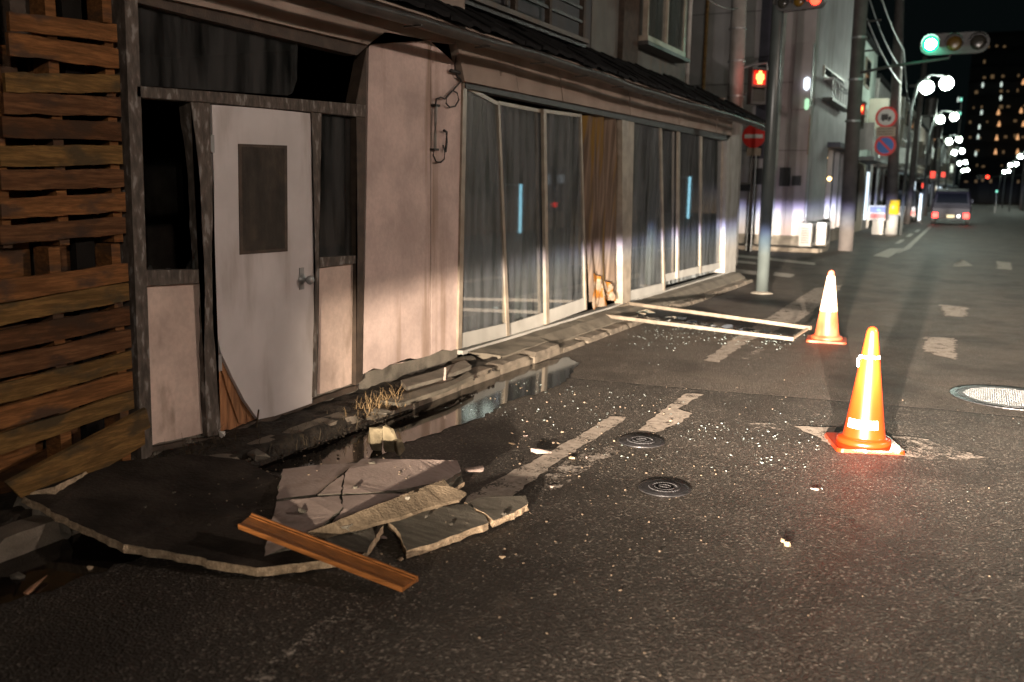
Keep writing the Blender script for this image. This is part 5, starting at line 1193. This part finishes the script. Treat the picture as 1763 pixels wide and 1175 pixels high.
# right side, low dark houses far away
for k, (x0, y0_, h_) in enumerate(((5.6, 112, 5), (5.8, 128, 7), (5.5, 146, 5.5), (5.7, 60, 6), (5.9, 78, 7), (5.8, 95, 5))):
    t = thing('dark_house', (x0+4, y0_, 0), ['low dark house on the right far down the street, nearest in view', 'taller dark house on the right beyond the first', 'farthest dark house on the right', 'dark house on the right just outside the view', 'second dark house outside the view', 'third dark house outside the view'][k], 'house', 'dark houses on the right side')
    rel(shape('wall', box(x0, x0+8, y0_, y0_+13, 0, h_), fac[(k*2+2) % 5], t))
    bm = bmesh.new(); prism(bm, [(x0-.4, y0_-.3, h_+.002), (x0+8.4, y0_-.3, h_+.002), (x0+4, y0_-.3, h_+2)], (0, 13.6, 0)); rel(shape('roof', bm, tile_m, t))
    for j in range(4): rel(shape('window', box(x0-.04, x0-.002, y0_+1+j*3, y0_+2.4+j*3, 1.2, 2.3), glx, t))
# far junction signals
fs = signal(([(-0.328,3.325)][0][0], 108, [(-0.328,3.325)][0][1]), 0, 2, 'distant red traffic signal over the end of the street', 1.0)
pole('signal_pole', (3.6, 108.4, 0), (3.6, 108.4, 6), .09, .08, steel_pole, 'thin pole of the distant red signal')
tag(shape('far_signal_arm', tb([(3.6, 108.3, 3.6), (.4, 108.2, [(-0.328,3.325)][0][1])], .04, 6), steel_pole), 'thin arm reaching to the distant red signal', 'arm')
for (xz, y_, lb) in (([(0.896,1.809)][0], 90, 'tiny green light low right of the red signal'), ([(-1.662,6.801)][0], 60, 'tiny green lamp above the second street lamp'), ([(-1.655,6.029)][0], 60, 'tiny green lamp beside the second street lamp')):
    t = thing('marker_lamp', (xz[0], y_, xz[1]), lb, 'lamp'); rel(shape('lit_face', lathe([(.02, -.1), (.09*y_/80, 0), (.02, .12)], 8, Matrix.Translation((xz[0], y_, xz[1]))), emis('green_marker', (.3, 1, .75), 1.3), t))
    rel(shape('stem', tb([(xz[0]+.02, y_+.1, 0), (xz[0]+.02, y_+.1, xz[1])], .03, 6), lamp_pole_m, t))

# ---- vehicles
def vehicle(loc, rz, label, name, paint_m, wdt=1.48, length=3.4, hgt=1.85, hood=.55, lights=False, cat='car'):
    t = thing(name, loc, label, cat, rz=rz)   # rear faces local -Y
    w2 = wdt/2; prof = [(0, .32), (.0, .80), (.05, 1.0), (.18, hgt-.12), (.34, hgt), (length-hood-.75, hgt), (length-hood-.1, hgt-.62), (length-.1, hgt-.85), (length, .7), (length, .32)]
    bm = bmesh.new(); rings = []
    for s_, f_ in ((-1, .90), (-1, 1.0), (1, 1.0), (1, .90)):
        ring = []
        for (y_, z_) in prof:
            nar = .86 if z_ > 1.3 else (.97 if z_ > .95 else 1.0)
            ring.append(bm.verts.new((s_*w2*(nar if f_ == 1 else nar*.93), y_+(0 if f_ == 1 else (-.04 if y_ < length/2 else .04)), z_+(0.03 if f_ < 1 and z_ > 1 else 0))))
        rings.append(ring)
    order = [rings[1], rings[0], rings[3], rings[2]]
    for a, b_ in zip(order, order[1:]):
        for k in range(len(prof)-1): bm.faces.new((a[k], a[k+1], b_[k+1], b_[k]))
        bm.faces.new((a[-1], a[0], b_[0], b_[-1]))
    bm.faces.new(rings[1][::-1]); bm.faces.new(rings[2])
    shape('body', bm, paint_m, t)
    carg = mat('car_glass_'+name, (.012, .013, .015), .06, spec=1, var=.05)
    bm = bmesh.new(); f = lambda z: (z-1.0)/(hgt-.12-1.0)*.13+.05-.045
    bm.faces.new([bm.verts.new(p) for p in ((-w2*.80, f(1.06)-.012, 1.06), (w2*.80, f(1.06)-.012, 1.06), (w2*.72, f(hgt-.2)-.012, hgt-.2), (-w2*.72, f(hgt-.2)-.012, hgt-.2))])
    shape('rear_window', bm, carg, t)
    for s_ in (-1, 1):
        bm = bmesh.new(); xx = s_*w2*.885
        for a_, b_ in ((.35, length*.36), (length*.40, length-hood-.75)):
            bm.faces.new([bm.verts.new(p) for p in ((s_*(w2*.975), a_, 1.05), (s_*(w2*.975), b_, 1.05), (s_*(w2*.87), b_-.08, hgt-.2), (s_*(w2*.87), a_+.05, hgt-.2))])
        shape('side_window', bm, carg, t)
        shape('tail_lamp', box(s_*w2*.78-.12, s_*w2*.78+.12, -.115, -.102, .36, .58), emis('tail_lamp_glow', (1, .012, .006), 12) if lights else sign_red, t, bevel=.01)
        for y_ in (.55, length-.6):
            shape('wheel', lathe([(.27, -.09), (.29, -.06), (.29, .06), (.27, .09)], 20, Matrix.Translation((s_*(w2-.10), y_, .29)) @ Matrix.Rotation(R(90), 4, 'Y')), black_m, t)
        shape('door_mirror', box(s_*w2*1.02-.06, s_*w2*1.02+.06, length-hood-.55, length-hood-.42, 1.05, 1.22), paint_m, t, bevel=.02)
    shape('bumper', box(-w2*.96, w2*.96, -.10, -.045, .30, .50), paint_m, t, bevel=.02)
    pl_ = shape('number_plate', box(-.17, .17, -.115, -.102, .36, .50), emis('lit_plate', (1, .82, .45), .9) if lights else white_p, t)
    if lights: shape('plate_lamp', box(.30, .40, -.115, -.102, .38, .50), emis('white_lamp', (1, 1, 1), 5), t)
    return t
van_m = mat('van_dark_silver', (.010, .007, .010), .55, metal=.0, var=.1, spec=.3)
blk = mat('car_black', (.02, .02, .023), .3, var=.1, coat=.6)
vp, = [(-1.387,50.224,0.000)]
vehicle((vp[0], vp[1], 0), R(1), 'dark silver boxy van driving away with red tail lamps lit', 'van', van_m, wdt=1.75, length=3.9, hgt=1.72, lights=True, cat='van')
cpos, = [(-4.126,57.521,0.000)]
vehicle((cpos[0]+.25, cpos[1]-4, 0), R(0), 'black car parked against the grey building on the left', 'parked_car', blk, hgt=1.62, wdt=1.5)

# ---- opposite side, seen only as reflections in the shop windows
op = thing('opposite_building', (8.5, 20, 0), 'dark building across the street that shows in the window reflections', 'building')
rel(shape('wall', box(6.6, 12, 10, 40, 0, 6), fac[3], op))
for y_ in (15, 20, 30): rel(shape('window', box(6.55, 6.598, y_, y_+1.6, .6, 2.2), glx, op))
tub = emis('cyan_white_tube', (.35, .8, 1), 3.2)
for y_, z0_, z1_ in ((26.2, -.1, 1.55), (44.6, .1, 2.1)):
    t = thing('neon_tube', (6.5, y_, 1), 'bluish lit tube on a doorway across the street, reflected in the %s' % ('left window' if y_ < 30 else 'right window'), 'lamp')
    rel(shape('tube', tb([(5.6, y_, max(.05, z0_)), (5.6, y_, z1_)], .045, 8), tub, t)); rel(shape('bracket', box(5.58, 6.6, y_+.06, y_+.1, z1_-.05, z1_), zinc, t))
